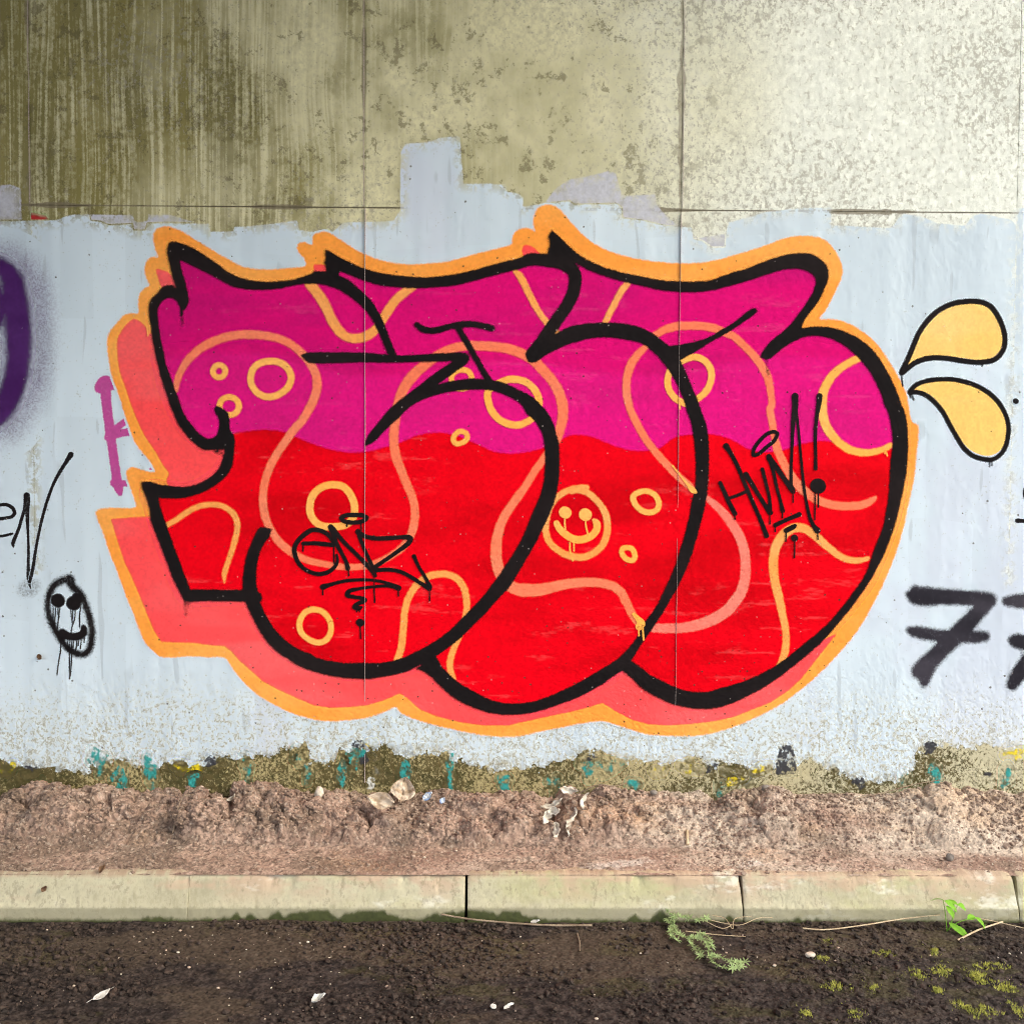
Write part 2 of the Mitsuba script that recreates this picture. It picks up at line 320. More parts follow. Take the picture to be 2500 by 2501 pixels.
def shape_of(row):
    k = row[0]; A = [np.array(r, float) / 10000.0 for r in row[1:]]
    if k == 0:
        a, b = (spline(r.reshape(-1, 2)) for r in A)
        return Polygon(np.vstack([a, b[::-1]])).buffer(0)
    if k == 1: return sweep(spline(A[0].reshape(-1, 3), step=4))
    if k == 2:
        s = spline(A[0].reshape(-1, 3), closed=True, step=4)
        return sweep(np.vstack([s, s[:1]]))
    if k == 3: return Polygon(A[0].reshape(-1, 2)).buffer(0)
    return Polygon(spline(A[0].reshape(-1, 2), closed=True, step=5)).buffer(0)

LAYER = 0.0005
def sheet(P, depth, f, uvf=None, grid=0.05, reach=None):
    """a coat of paint in the shape P lying depth metres in front of the wall; uv = (distance inside the edge, softness of the edge)"""
    reach = reach or f
    step = max(0.0022, min(0.006, f * 1.2))
    rings = []
    def sample(g, s):
        for q in getattr(g, 'geoms', [g]):
            if q.is_empty or q.geom_type != 'Polygon': continue
            for r in [q.exterior, *q.interiors]:
                n = max(6, int(r.length / s))
                rings.append(shapely.get_coordinates(shapely.line_interpolate_point(r, np.linspace(0, r.length, n, endpoint=False))))
    outer = P.buffer(reach * (1.15 if uvf else 1.0), 6)
    if reach > 0.05 and f < 0.03:      # ragged only near the ground
        outer = outer.intersection(shapely.box(-20, -5, 20, 1.1)).union(P.buffer(0.005))
    sample(outer, step * 1.5); sample(P, step); sample(P.buffer(-reach, 6), step * 1.5)
    if reach > 0.02: sample(P.buffer(-reach / 2, 6), step * 2); sample(P.buffer(reach / 2, 6), step * 2)
    x0, y0, x1, y1 = P.bounds
    gx, gy = np.meshgrid(np.arange(x0, x1, grid) + grid / 2, np.arange(y0, y1, grid) + grid / 2)
    gp = np.stack([gx.ravel(), gy.ravel()], 1)
    inner = P.buffer(-reach * 1.3)
    shapely.prepare(inner)
    gp = gp[shapely.contains_xy(inner, gp[:, 0], gp[:, 1])] if not inner.is_empty else gp[:0]
    V = np.unique(np.round(np.vstack(rings + [gp]), 5), axis=0)
    tri = Delaunay(V).simplices
    cen = V[tri].mean(1)
    big = outer.buffer(0.0004); shapely.prepare(big)
    tri = tri[shapely.contains_xy(big, cen[:, 0], cen[:, 1])]
    bd = P.boundary
    dense = shapely.get_coordinates(shapely.segmentize(bd, 0.001))
    dist = cKDTree(dense).query(V)[0]
    shapely.prepare(P)
    sgn = np.where(shapely.contains_xy(P, V[:, 0], V[:, 1]), 1.0, -1.0)
    uv = np.stack([sgn * dist, np.full(len(V), uvf or f)], 1)
    V3 = np.stack([V[:, 0], np.full(len(V), -depth), V[:, 1]], 1)
    a, b, c = V3[tri[:, 0]], V3[tri[:, 1]], V3[tri[:, 2]]
    flip = np.cross(b - a, c - a)[:, 1] > 0
    tri[flip] = tri[flip][:, ::-1]
    return (V3, tri), uv
def spray(name, rows, paint, layer, f=0.003, parent=None, uvf=None, reach=None, nudge=0.0, solid=False, **lab):
    P = rows if hasattr(rows, 'geom_type') else unary_union([shape_of(r) for r in rows])
    if paint in PAINT_NO: P = P.buffer((0.45 if solid else 0.3) * f)
    m, uv = sheet(P, layer * LAYER + nudge, f, uvf, reach=reach)
    uv[:, 1] += PAINT_NO.get(paint) or OLD_NO[paint]
    return add(name, m, ('m_spray_on_coat' if solid else 'm_spray') if paint in PAINT_NO else ('m_paint_on_wall' if solid else 'm_wall_paint'), parent, uv=uv, **lab)

PAINT = {
 'outline': [[0,[-12102,22844,-12023,23036,-11681,23009,-11126,22788,-10485,22388,-9844,21932,-9415,21756,-8772,21645,-7912,21673,-7267,21806,-6837,21988,-6824,22023,-6372,22026,-6093,21994,-5921,
21888,-5577,21720,-5146,21360,-4759,20977,-4414,20422,-4111,19695,-3830,19017],[-11706,22442,-11129,22170,-10488,21854,-9846,21517,-9417,21392,-8773,21354,-8128,21402,-7483,21535,-7082,21581,-6652,
21584,-6308,21514,-5878,21354,-5362,21015,-4931,20611,-4629,20163,-4413,19692,-4154,19071]],[0,[-12002,23045,-12102,22844,-12091,22546,-12008,22163,-11925,21780,-11799,21396,-11780,21012,-11654,20692,
-11526,20607],[-11681,23009,-11676,22421,-11623,22123,-11518,21740,-11413,21356,-11351,20972,-11396,20779,-11482,20629]],[0,[-11757,21268,-11863,21439,-12034,21493,-12292,21427,-12422,21242,-12638,
21048,-12769,20791,-12792,20534,-12752,20192,-12699,19850,-12671,19550,-12568,19036,-12464,18565,-12359,18136,-12191,17620,-12064,17234,-11938,16890,-11725,16433,-11426,16046,-11126,15746,-10825,
15553,-10523,15555,-10263,15578,-10047,15600],[-11632,20756,-11781,20948,-11995,21053,-12209,21009,-12382,20836,-12470,20579,-12452,20066,-12391,19638,-12267,19038,-12205,18695,-12057,18266,-11846,
17666,-11719,17322,-11550,16849,-11165,16307,-10908,16049,-10650,15943,-10390,16052,-10260,16226]],[0,[-10450,17066,-10386,16872,-10279,16657,-10281,16312,-10347,16009,-10090,15600,-10113,15362,
-10179,15102,-10310,14842,-10571,14580,-10875,14384,-11221,14252,-11654,14193,-12086,14225,-12517,14288,-12819,14373,-13087,14372],[-10341,17153,-10169,17046,-9997,16918,-9912,16703,-9892,16401,-9863,
16237,-9751,16078,-9714,15797,-9746,15408,-9790,15104,-9922,14757,-10183,14452,-10530,14191,-10964,13971,-11397,13839,-11743,13785,-12175,13791,-12521,13811,-12994,14004]],[0,[-13100,14359,-13088,
14177,-12953,13831,-12826,13441,-12786,13007,-12617,12530,-12447,12096,-12320,11748,-12192,11400,-12022,10921,-11809,10486,-11637,10137,-11573,10006],[-12819,14373,-12691,14136,-12521,13811,-12437,
13443,-12310,13053,-12204,12749,-12056,12315,-11886,11837,-11716,11402,-11588,11010,-11460,10705,-11354,10400]],[0,[-11505,10434,-10551,10430,-9900,10424,-9378,10418,-9118,10366],[-11616,10093,-11465,
9998,-10987,10017,-10119,10021,-9467,10006,-9120,9973]],[1,[-11632,20714,45,-11621,20393,56]],[1,[-11576,20714,45,-11595,20414,56,-11581,20050,56]],[1,[-10427,15598,48,-10402,15482,60]],[1,[-10337,
15599,48,-10316,15417,60]],[1,[-10194,15600,48,-10156,15405,60]],[1,[-11529,10048,45,-11535,9786,56,-11511,9502,56]],[1,[-11443,10049,45,-11423,9752,56]],[1,[-9119,10169,521,-8967,10148,435]],[0,
[-8632,12724,-8827,12701,-8979,12461,-9155,12068,-9286,11719,-9375,11326,-9429,10889,-9430,10452,-9358,10015,-9208,9664,-9035,9315,-8819,8921,-8560,8527,-8212,8178,-7821,7915,-7429,7653,-6994,7479,
-6588,7357,-6021,7240,-5453,7176,-4929,7169,-4492,7223,-3837,7336,-3400,7469,-2920,7713,-2330,8046,-1872,8377,-1437,8731,-1001,9172,-567,9612,-132,10097,302,10581,735,11283,1037,11809,1300,12291,1481,
12686,1782,13299,1995,13953,2099,14606,2116,15302,2090,15822,1979,16255,1846,16644,1626,17032,1320,17355,1015,17590,667,17761,175,18001,-389,18148,-1038,18187,-1687,18118,-2120,18029,-2444,17941,
-2942,17894,-3503,17546,-4065,17067,-4584,16455,-4844,16128,-4995,15759],[-8372,12660,-8459,12420,-8677,12114,-8808,11852,-8896,11502,-8942,11066,-8952,10629,-8879,10280,-8815,9972,-8643,9579,-8427,
9186,-8123,8792,-7776,8487,-7385,8225,-6949,8051,-6761,7941,-6238,7811,-5802,7747,-5235,7749,-4667,7751,-4143,7788,-3619,7931,-3183,8130,-2746,8352,-2310,8617,-1874,8949,-1439,9389,-1004,9830,-570,
10314,-223,10797,124,11280,513,11894,815,12465,1030,12990,1158,13295,1472,14081,1576,14690,1603,15299,1569,15819,1501,16166,1325,16511,1107,16769,888,16963,700,17286,178,17585,-387,17776,-1037,17793,
-1686,17746,-2335,17613,-2941,17393,-3373,17131,-3719,16783,-4065,16479,-4411,16131,-4670,15870,-4973,15738]],[0,[-7273,19007,-7087,19081,-6225,19113,-5362,19102,-4499,19069,-3851,19017,-3203,19034,
-2555,19082,-1907,19116,-1388,19132,-1215,19026,-1188,18876],[-7260,18943,-7088,18772,-6829,18722,-5794,18746,-4931,18773,-4067,18762,-3203,18785,-2338,18812,-1906,18828,-1647,18829,-1300,18724]],[0,
[-1188,18876,-1300,18724,-1559,18550,-1904,18289,-2207,18072,-2509,17897],[-1733,18850,-2122,18589,-2553,18285,-2985,17937,-3503,17546]],[1,[-3097,20131,194,-2903,19982,216,-2601,19920,216,-2255,
19965,216,-1910,20075,207,-1522,20151,216,-1090,20166,207,-700,20105,207,-376,20021,216]],[1,[-1673,20141,181,-1390,19670,207,-1173,19328,199,-955,18942,199,-737,18555,199,-475,18126,238]],[0,[-6405,
22782,-6307,22782,-6006,22593,-5490,22340,-5017,22152,-4501,22006,-3855,21904,-3209,21853,-2778,21839,-2347,21872,-1701,21963,-1054,22109,-408,22293,152,22447,453,22514,669,22580,841,22688,1069,22741,
1501,22714,1933,22653,2366,22528,2583,22423,2757,22232,2867,21933,2857,21590,2765,21203,2552,20772,2253,20340,1996,19952,1846,19735,1524,19303,1267,18827],[-6351,21992,-5955,22059,-5577,21934,-5146,
21766,-4673,21620,-4070,21504,-3423,21471,-2992,21469,-2346,21500,-1699,21577,-1053,21732,-406,21908,240,22084,671,22194,900,22282,1245,22297,1634,22266,1979,22204,2239,22099,2392,21972,2423,21758,
2374,21415,2204,21027,1904,20596,1605,20164,1348,19775,1090,19429,884,19169,876,19040,942,18890]],[3,[-6414,22782,-6363,22505,-6436,22333,-6359,22013,-5921,21910,-5877,22337,-6307,22782]],[1,[1071,
19020,368,1158,19020,390]],[0,[1776,23579,2058,23338,2362,23041,2710,22745,3057,22534,3664,22260,4315,22072,4965,21948,5615,21824,6266,21765,6916,21757,7565,21817,8062,21993,8450,22124,8839,22226,
9227,22388,9744,22584,10176,22716,10608,22797,10998,22817,11259,22768,11566,22598,11765,22385,11865,22128,11840,21828,11715,21526,11589,21224,11378,20878,11165,20618,11016,20402,10933,20186,10874,
19754,10615,19623,10271,19405,10013,19187,9798,19013,9625,18969],[1669,23335,1723,23079,1652,22737,1934,22482,2539,22453,3060,22191,3667,21960,4317,21772,4968,21627,5619,21481,6270,21400,6920,21392,
7569,21452,8456,21674,9104,21872,9752,22091,10183,22223,10617,22269,10965,22229,11271,22081,11413,21867,11387,21609,11241,21264,11029,20919,10774,20572,10433,20139,10133,19878,9789,19596,9533,19270,
9428,19045]],[1,[9637,19012,42,9672,18710,52,9728,18429,52]],[0,[10826,20077,11216,20145,11651,20161,12087,20108,12524,19981,12964,19768,13361,19491,13672,19169,13942,18781,14213,18307,14440,17832,
14624,17356,14739,17112,14844,16635,14890,16114,14892,15592,14868,15025,14792,14457,14713,14020,14613,13539,14491,13013,14326,12487,14118,11915,13864,11387,13609,10903,13268,10373,12924,9888,12537,
9402,12106,8871,11630,8384,11066,7896,10457,7408,9760,6919,9104,6563,8535,6295,8008,6138,7502,6093,6974,6135,6444,6244,6002,6420,5560,6639,5207,6859,4896,7168,4497,7519],[10615,19623,10874,19754,
11221,19834,11657,19824,12006,19740,12402,19549,12755,19292,13065,18992,13377,18648,13647,18217,13874,17741,14014,17309,14149,17065,14269,16545,14337,15980,14290,15457,14256,14934,14245,14411,14211,
13887,14134,13362,14034,12836,13825,12264,13721,12000,13597,11561,13387,11033,13131,10637,12788,10151,12444,9710,12055,9268,11622,8869,11188,8515,10624,8027,9970,7583,9315,7249,8658,7004,7999,6824,
7758,6735,7231,6711,6702,6798,6216,6995,5774,7215,5465,7390,5243,7566,5022,7720,4757,7917]],[0,[1651,19648,2083,19909,2471,20105,2946,20195,3466,20241,3899,20253,4332,20226,4766,20164,5201,20017,5550,
19825,5857,19591,6119,19377,6428,18991,6605,18690,6784,18302,6963,17871,7142,17483,7277,17094,7458,16591,7551,16114,7588,15593,7595,15072,7571,14549,7534,14026,7432,13415,7286,12846,7161,12365,6993,
11794,6781,11223,6525,10652,6224,10124,5923,9595,5665,9198,5362,8757,5103,8359,4801,7873,4497,7519,4236,7342,3799,7031,3363,6765,2838,6498,2269,6275,1700,6074,1174,5940,736,5872,240,5849,-331,5913,
-857,6066,-1340,6264,-1779,6527,-2174,6879,-2481,7186,-2744,7406,-3094,7559],[920,18868,1094,18783,1353,18892,1612,19088,1957,19263,2389,19459,2821,19591,3254,19702,3773,19740,4294,19688,4772,19605,
5163,19478,5426,19286,5733,18986,5997,18686,6218,18342,6440,17954,6619,17523,6754,17134,6935,16588,7028,16068,7102,15417,7122,14808,7094,14285,6970,13674,6889,13150,6764,12625,6554,11879,6343,11221,
6087,10650,5830,10078,5572,9638,5313,9329,5141,8976,4926,8579,4666,8270,4361,7960,4013,7716,3533,7428,3009,7117,2484,6850,1916,6583,1303,6360,734,6270,238,6269,-289,6377,-772,6597,-1211,6838,-1606,
7079,-1913,7365,-2132,7584,-2264,7804,-2396,8023]],[0,[6032,19411,6726,19510,7245,19643,7591,19775,8022,20036,8453,20298,8818,20602,9163,20819,9263,20777],[6472,18905,6947,19167,7335,19407,7594,19581,
8111,19865,8585,20169,8779,20300,9166,20583,9281,20712]]],
 'halo': [[4,[-12621,23266,-12534,23458,-12319,23574,-12020,23577,-11678,23465,-11124,23129,-10483,22750,-9927,22435,-9413,22183,-8770,22081,-8126,22098,-7567,22154,-7116,22234,-7180,22498,-7394,
22753,-7415,22966,-7221,23074,-6887,22970,-6856,23268,-6749,23397,-6692,23406,-6435,23463,-6134,23338,-5662,23022,-5146,22727,-4587,22497,-3985,22352,-3296,22293,-2650,22341,-2004,22410,-1358,22585,
-712,22761,-23,22938,330,23047,363,23325,491,23539,749,23635,1007,23608,1189,23502,1114,23800,1134,24057,1232,24313,1489,24464,1791,24467,2051,24320,2311,24066,2616,23684,3007,23324,3485,23007,4092,
22755,4742,22589,5392,22487,6042,22428,6691,22411,7340,22459,7988,22593,8635,22790,9089,22922,9736,23142,10296,23360,10815,23428,11335,23420,11728,23286,12037,22988,12261,22604,12376,22218,12317,
21874,12150,21486,11982,21141,11771,20752,11568,20440,11951,20430,12387,20368,12958,20114,13443,19772,13844,19343,14202,18826,14518,18309,14791,17747,14887,17330,15031,16723,15243,16594,15262,16116,
15210,15463,15140,14590,14960,13716,14842,13059,14679,12401,14431,11609,14096,10773,13672,9891,13161,9008,12644,8344,11952,7590,11084,6791,10212,6168,9337,5721,8592,5409,8020,5221,7339,5094,6678,5070,
6017,5091,5356,5155,4694,5353,4165,5529,3812,5616,3373,5593,2846,5502,2056,5345,1398,5210,741,5053,113,5029,-546,5072,-1292,5202,-2082,5377,-2827,5574,-3397,5771,-3704,5947,-3835,6123,-4273,5945,
-4929,5722,-5585,5632,-6241,5586,-6853,5650,-7115,5716,-7739,5912,-8393,6241,-8915,6548,-9350,6943,-9697,7337,-9956,7732,-10095,7907,-10782,7949,-11521,7968,-12478,7951,-12737,8161,-13039,8467,-13209,
8860,-13379,9341,-13549,9778,-13718,10214,-13887,10693,-14056,11172,-14268,11694,-14436,12217,-14604,12694,-14752,13084,-14772,13257,-14598,13367,-13993,13400,-13323,13438,-13385,13742,-13512,14131,
-13638,14520,-13657,14737,-13462,14889,-13118,14804,-12631,14721,-12813,15131,-13112,15475,-13368,15862,-13536,16336,-13704,16809,-13871,17411,-14039,17867,-14164,18253,-14246,18682,-14307,19110,
-14303,19539,-14193,19840,-13932,20141,-13673,20400,-13415,20466,-13179,20467,-13176,20831,-13109,21173,-12893,21388,-12772,21475,-12890,21772,-12930,22113,-12842,22370,-12627,22499,-12447,22458,
-12560,22841]]],
 'coral': [[4,[-13916,19542,-13763,19843,-13547,20101,-13331,20252,-13117,20147,-12904,19934,-12649,19636,-12483,18908,-12231,18050,-12063,17465,-11638,16563,-11039,15832,-10522,15663,-10004,15709,
-9963,15233,-10181,14712,-10746,14276,-11611,14098,-12086,14182,-12192,14420,-12104,14680,-12296,14961,-12595,15478,-12935,15994,-13148,16403,-13443,17139,-13653,17783,-13820,18255,-13903,18684,
-13941,19199]],[4,[-12502,22053,-12373,22032,-12117,21949,-11947,21780,-11735,21354,-12035,21416,-12292,21393,-12356,21478,-12440,21733]],[3,[-6823,22266,-6608,22268,-6415,22248,-6329,21992,-6652,
21968,-6824,21967]],[4,[766,22986,938,23009,1155,22904,1328,22743,1415,22649,768,22644]],[3,[-14213,12978,-13564,13038,-12807,13094,-12614,12921,-12276,11835,-11850,10747,-11420,10181,-9249,10147,
-8818,9184,-7516,8004,-5366,7529,-2745,7846,-1648,6748,326,6092,2049,6363,4672,7652,6220,6597,7542,6425,9319,6917,11059,8294,12370,8872,12069,8474,11724,8031,11423,7632,11077,7189,10643,6789,9989,
6344,9332,6076,8674,5808,8015,5651,7553,5583,6893,5515,6233,5468,5484,5510,4911,5664,4381,5928,4027,6148,3762,6302,3368,6168,2710,5989,2053,5854,1395,5697,738,5563,330,5451,-548,5448,-1425,5556,-2302,
5774,-2960,6038,-3442,6477,-3705,6631,-4317,6364,-4929,6186,-5585,6118,-6240,6093,-6852,6180,-7520,6464,-8173,6770,-8739,7077,-9217,7515,-9607,7865,-9867,8171,-10127,8368,-10562,8388,-11214,8474,
-11865,8493,-12430,8513,-12688,8906,-12901,9430,-13071,9867,-13283,10390,-13496,10913,-13751,11435,-13982,12175]]],
 'body': [[4,[-11896,22846,-11127,22489,-10486,22132,-9845,21752,-9201,21565,-8557,21506,-7913,21532,-7052,21709,-6652,21776,-6093,21951,-6200,22335,-6221,22591,-5791,22295,-5017,21959,-4070,21688,
-2993,21654,-1915,21747,-623,22056,454,22343,1101,22519,1502,22522,2151,22398,1888,22910,2147,22954,2711,22531,3666,22110,4967,21777,6268,21572,7350,21644,8065,21778,9101,22108,10179,22481,10829,
22550,11352,22447,11617,22127,11624,21740,11287,21136,10862,20530,10654,19925,11132,19972,11741,19997,12528,19765,13279,19209,13907,18305,14319,17354,14409,17197,14551,16677,14614,15677,14548,14587,
14394,13494,14106,12530,13855,11870,13434,10858,12705,9887,11841,8914,11060,8249,9973,7362,8880,6827,7322,6402,6220,6597,5336,7081,4672,7608,3798,7208,2705,6630,1392,6140,734,6071,-332,6134,-1429,
6616,-2307,7319,-2614,7846,-3400,7668,-4492,7488,-5453,7462,-6675,7656,-7298,7961,-8168,8441,-8818,9359,-9119,10146,-10335,10206,-11463,10202,-11678,10530,-12062,11488,-12444,12574,-12696,13485,
-12864,14091,-12044,14009,-11179,14057,-10312,14625,-9919,15320,-9960,15839,-10521,15749,-11038,15962,-11638,16649,-12020,17466,-12146,17836,-12397,18909,-12582,19979,-12620,20621,-12381,21050,-12036,
21266,-11695,20970,-11609,21013,-11776,21695,-11943,22334]]],
 'redline': [[4,[-10953,15833,-10261,15945,-9699,16143,-9224,16219,-8792,16269,-8360,16259,-7842,16175,-7410,15983,-7094,15855,-6748,15728,-6229,15558,-5666,15474,-5103,15469,-4670,15545,-4280,15655,
-3804,15788,-3414,15963,-2981,16117,-2548,16194,-2114,16188,-1680,16103,-1246,15954,-811,15762,-333,15548,189,15464,680,15476,1114,15556,1505,15667,2111,15931,2414,16106,2849,16152,3284,16089,3721,
15918,4157,15747,4594,15628,5030,15579,5378,15602,5812,15713,6158,15976,6461,16130,6896,16176,7637,16202,7965,16160,8403,16011,8755,15817,9106,15645,9544,15561,9981,15585,10503,15697,10937,15852,
11373,15941,11809,15987,12247,15924,12687,15753,13346,15626,14263,15719,14701,15721,16702,12366,16847,5744,-16672,5642,-16135,14853,-13114,15302]]],
 'swirls': [[1,[-11846,17709,194,-11801,18010,215,-11626,18441,237,-11365,18830,267,-10933,19219,280,-10415,19501,293,-9855,19677,293,-9209,19737,293,-8564,19698,280,-8004,19561,267,-7574,19327,267,
-7230,19029,267,-6929,18644,280,-6757,18258,302,-6723,17870,311,-6823,17439,302,-7019,17049,294,-7279,16616,285,-7539,16328,285,-7886,15851,285,-8233,15330,285,-8494,14808,286,-8648,14287,277,-8693,
13810,277,-8673,13376,282,-8587,13028,282,-8415,12638,260,-8156,12247,269,-7723,11857,278,-7160,11554,252,-6538,11404,217,-5973,11306,226,-5364,11279,217,-4843,11347,218,-4408,11501,239,-3973,11744,
252,-3625,12007,261,-3365,12357,270,-3213,12750,283,-3157,13143,287,-3171,13491,287,-3259,13882,287,-3411,14229,295,-3586,14662,304,-3760,15095,321,-3890,15528,321,-3934,15960,321,-3913,16393,329,
-3849,16869,338,-3741,17388,337,-3633,17674,346,-3418,18064,368,-3116,18411,368,-2770,18714,346,-2339,19019,324,-1907,19237,324,-1389,19369,324,-827,19382,324,-265,19355,324,255,19273,346,689,19125,
346,1123,18891,368,1529,18484,347,1835,18141,347,2077,17710,356,2210,17279,365,2235,16846,365,2130,16386,326,2024,15995,304,1852,15734,261,1551,15298,270,1206,14819,261,861,14252,261,675,13990,305,
330,13509,305,71,13072,314,-101,12591,340,-177,12111,384,-175,11674,392,-94,11237,393,82,10844,384,389,10583,415,827,10431,437,797,10466,463,1277,10455,446,1844,10567,393,2455,10701,341,3110,10761,
328,3679,10737,328,4118,10621,328,4426,10381,315,4605,10030,298,4604,10073,289,4739,9766,285,4917,9459,263,5095,9196,219]],[1,[-6996,21603,366,-6653,21177,366,-6395,20751,353,-6181,20281,345,-5922,
19897,336,-5621,19663,310,-5276,19622,323,-4931,19710,324,-4586,19949,302,-4327,20337,302,-4112,20682,310,-3811,21069,310,-3509,21329,302,-3208,21481,172]],[1,[456,22086,151,629,21916,237,804,21617,
238,979,21233,225,905,21404,225,1124,20976,225,1386,20549,216,1691,20164,216,1996,19865,216]],[1,[4556,21688,216,4321,21386,225,4108,20998,216,3917,20610,217,3747,20265,208]],[1,[5551,19804,217,5895,
20000,269,6328,20132,286,6805,20166,286,7326,20152,287,7805,20056,287,8241,19865,269,8395,19823,261,8747,19524,261,9099,19181,261,9454,18752,287,9699,18321,287,9816,17802,240,9868,17283,240,9813,
17169,253,9899,16649,253,9994,16129,262,10111,15651,284,10336,15174,284,10605,14740,306,10918,14349,328,11317,14002,315,11759,13765,298,12287,13636,298,12813,13617,298,13251,13663,285,13555,13796,241,
13728,13928,123]],[1,[5260,19406,182,4993,19154,260,4736,18807,286,4588,18418,287,4540,17985,278,4575,17553,269,4688,17121,261,4888,16689,261,5065,16360,261,5375,15885,261,5728,15452,261,6125,15020,
262,6522,14630,262,6875,14327,262,7096,14111,197]],[1,[7491,13917,175,7933,13548,271,8333,13114,328,8690,12591,350,8917,12023,350,8990,11498,351,8975,10971,373,8851,10444,395,8593,10046,413,8377,9781,
417,7943,9471,417,7419,9249,395,6850,9115,373,6324,9069,351,5622,9088,307]],[1,[13021,19026,262,12718,18881,262,12288,18597,270,11946,18206,305,11736,17728,327,11721,17294,327,11773,16834,327,11932,
16444,315,12200,16098,297,12555,15796,284,12952,15624,271,13434,15583,241,13914,15682,219,14261,15849,197]],[1,[13507,11694,132,13201,11614,198,12849,11625,220,12451,11777,241,12096,12038,263,11784,
12300,289,11428,12604,289,11074,12799,307,10724,12798,329,10377,12555,342,10120,12160,342,10018,11678,329,10025,11239,329,10098,10757,316,10238,10230,307,10379,9613,264,10497,9085,255,10527,8600,255,
10489,8203,264,10362,7849,220,10233,7672,132]],[1,[-3794,7842,262,-3663,8239,240,-3598,8766,240,-3556,9293,240,-3513,9732,240,-3361,10214,240,-3100,10610,253,-2752,10917,253,-2360,11028,240,-1968,
11030,240,-1619,10879,240,-1356,10530,240,-1258,10092,227,-1265,9653,218,-1394,9126,218,-1567,8642,219,-1741,8246,227,-1849,7849,227,-1848,7497,219,-1737,7189,197]],[1,[-12204,12784,173,-11922,12946,
182,-11574,13187,190,-11183,13428,190,-10750,13539,190,-10317,13532,190,-9972,13391,199,-9713,13109,208,-9637,12762,208,-9695,12370,199,-9849,11847,191,-10025,11323,182,-10123,10973,165,-10115,10711,
69]]],
 'rings': [[2,[-8395,18776,237,-8007,18701,237,-7749,18466,237,-7655,18166,237,-7794,17820,237,-8140,17560,237,-8528,17480,237,-8873,17620,237,-9087,17898,237,-9129,18199,237,-8999,18544,237,-8740,
18718,237]],[2,[-10046,18400,198,-10069,18303,198,-10131,18224,198,-10221,18181,198,-10321,18180,198,-10411,18223,198,-10472,18300,198,-10494,18397,198,-10471,18494,198,-10409,18572,198,-10319,18616,
198,-10219,18617,198,-10130,18574,198,-10068,18497,198]],[2,[-9556,17141,207,-9592,16999,207,-9691,16884,207,-9833,16820,207,-9990,16819,207,-10132,16882,207,-10229,16995,207,-10264,17137,207,-10228,
17279,207,-10129,17394,207,-9987,17458,207,-9830,17459,207,-9688,17397,207,-9591,17283,207]],[2,[-1839,18203,195,-1732,18420,195,-1472,18507,195,-1212,18445,195,-1103,18208,195,-1210,17905,195,-1513,
17817,195,-1730,17902,195]],[2,[-85,18042,251,261,18174,251,651,18155,251,925,18049,251,1231,17748,252,1363,17360,252,1279,16927,252,1064,16726,252,674,16529,252,357,16527,252,-35,16676,252,-340,
16977,252,-493,17365,251,-495,17754,251]],[2,[-1508,16278,182,-1290,16192,182,-1259,16019,182,-1419,15867,182,-1658,15822,182,-1767,15973,182,-1681,16168,182]],[2,[-6101,14301,260,-5754,14216,260,
-5494,13914,260,-5364,13523,260,-5407,13131,260,-5668,12847,261,-6146,12758,260,-6623,12821,260,-6926,13124,260,-6990,13515,260,-6881,13906,260,-6534,14212,260]],[2,[-6889,9718,209,-6541,9632,209,
-6280,9326,209,-6224,8975,209,-6368,8624,209,-6673,8491,209,-7022,8599,209,-7326,8883,209,-7377,9234,209,-7194,9585,209]],[2,[6646,18927,235,6992,19029,235,7341,18932,235,7606,18610,235,7633,18221,
235,7485,17831,235,7228,17570,235,6839,17329,235,6490,17414,235,6182,17693,235,6048,18038,235,6108,18471,235,6344,18753,235]],[2,[5306,14123,201,5613,13994,201,5769,13711,201,5706,13449,201,5402,
13339,201,5095,13446,201,4874,13707,201,4828,13924,201,5045,14087,201]],[2,[4585,12046,192,4804,12003,192,4916,11742,192,4852,11588,192,4633,11609,192,4434,11827,192,4454,12002,192]]],
 'face_ring': [[1,[2560,14065,131,2778,14153,218,3171,14046,218,3478,13787,227,3743,13439,236,3877,13047,244,3881,12611,244,3711,12129,245,3364,11822,245,2972,11689,245,2535,11730,245,2141,11903,236,
1789,12208,236,1634,12644,235,1674,13124,227,1823,13604,218,2126,13954,218,2516,14173,209,2864,14241,196,3125,14255,174]]],
 'eye': [[1,[2322,13332,427,2357,13315,427]],[1,[3064,13261,445,3099,13244,445]]],
 'mouth': [[1,[2024,12929,218,2135,12733,240,2398,12494,262,2705,12343,271,3010,12345,271,3315,12477,262,3509,12740,262,3485,12958,240,3397,13045,131]]],
 'paint_drip': [[1,[2328,13149,49,2330,12909,61,2353,12699,61]],[1,[3083,13065,49,3107,12825,61,3184,12485,61]],[1,[2522,12233,49,2533,11905,61,2637,11556,61]],[1,[2671,12234,49,2673,11915,61]]],
 'touchup': [[1,[4894,9591,131,5093,9372,219,5160,9240,307,5095,9130,263]],[1,[5074,9108,49,5090,8800,61]],[1,[5227,9152,49,5243,8888,61,5263,8646,61]],[1,[6256,15064,52,6787,14414,87,7030,14154,196,
7131,14089,87]],[1,[6477,17349,56,6501,17154,70]],[1,[14089,15652,42,14137,15465,53]],[1,[14054,15652,42,14047,15552,53]],[1,[-12852,19999,48,-12829,19678,60]],[1,[-12775,20021,48,-12768,19764,60]]],
 'left_tag': [[1,[-7224,12143,148,-6854,12157,139,-6841,12157,148,-6450,12124,156,-6103,12091,156]],[1,[-6124,12213,156,-6320,12465,156,-6580,12612,156,-6884,12645,156,-7071,12557,165,-7375,12294,165,
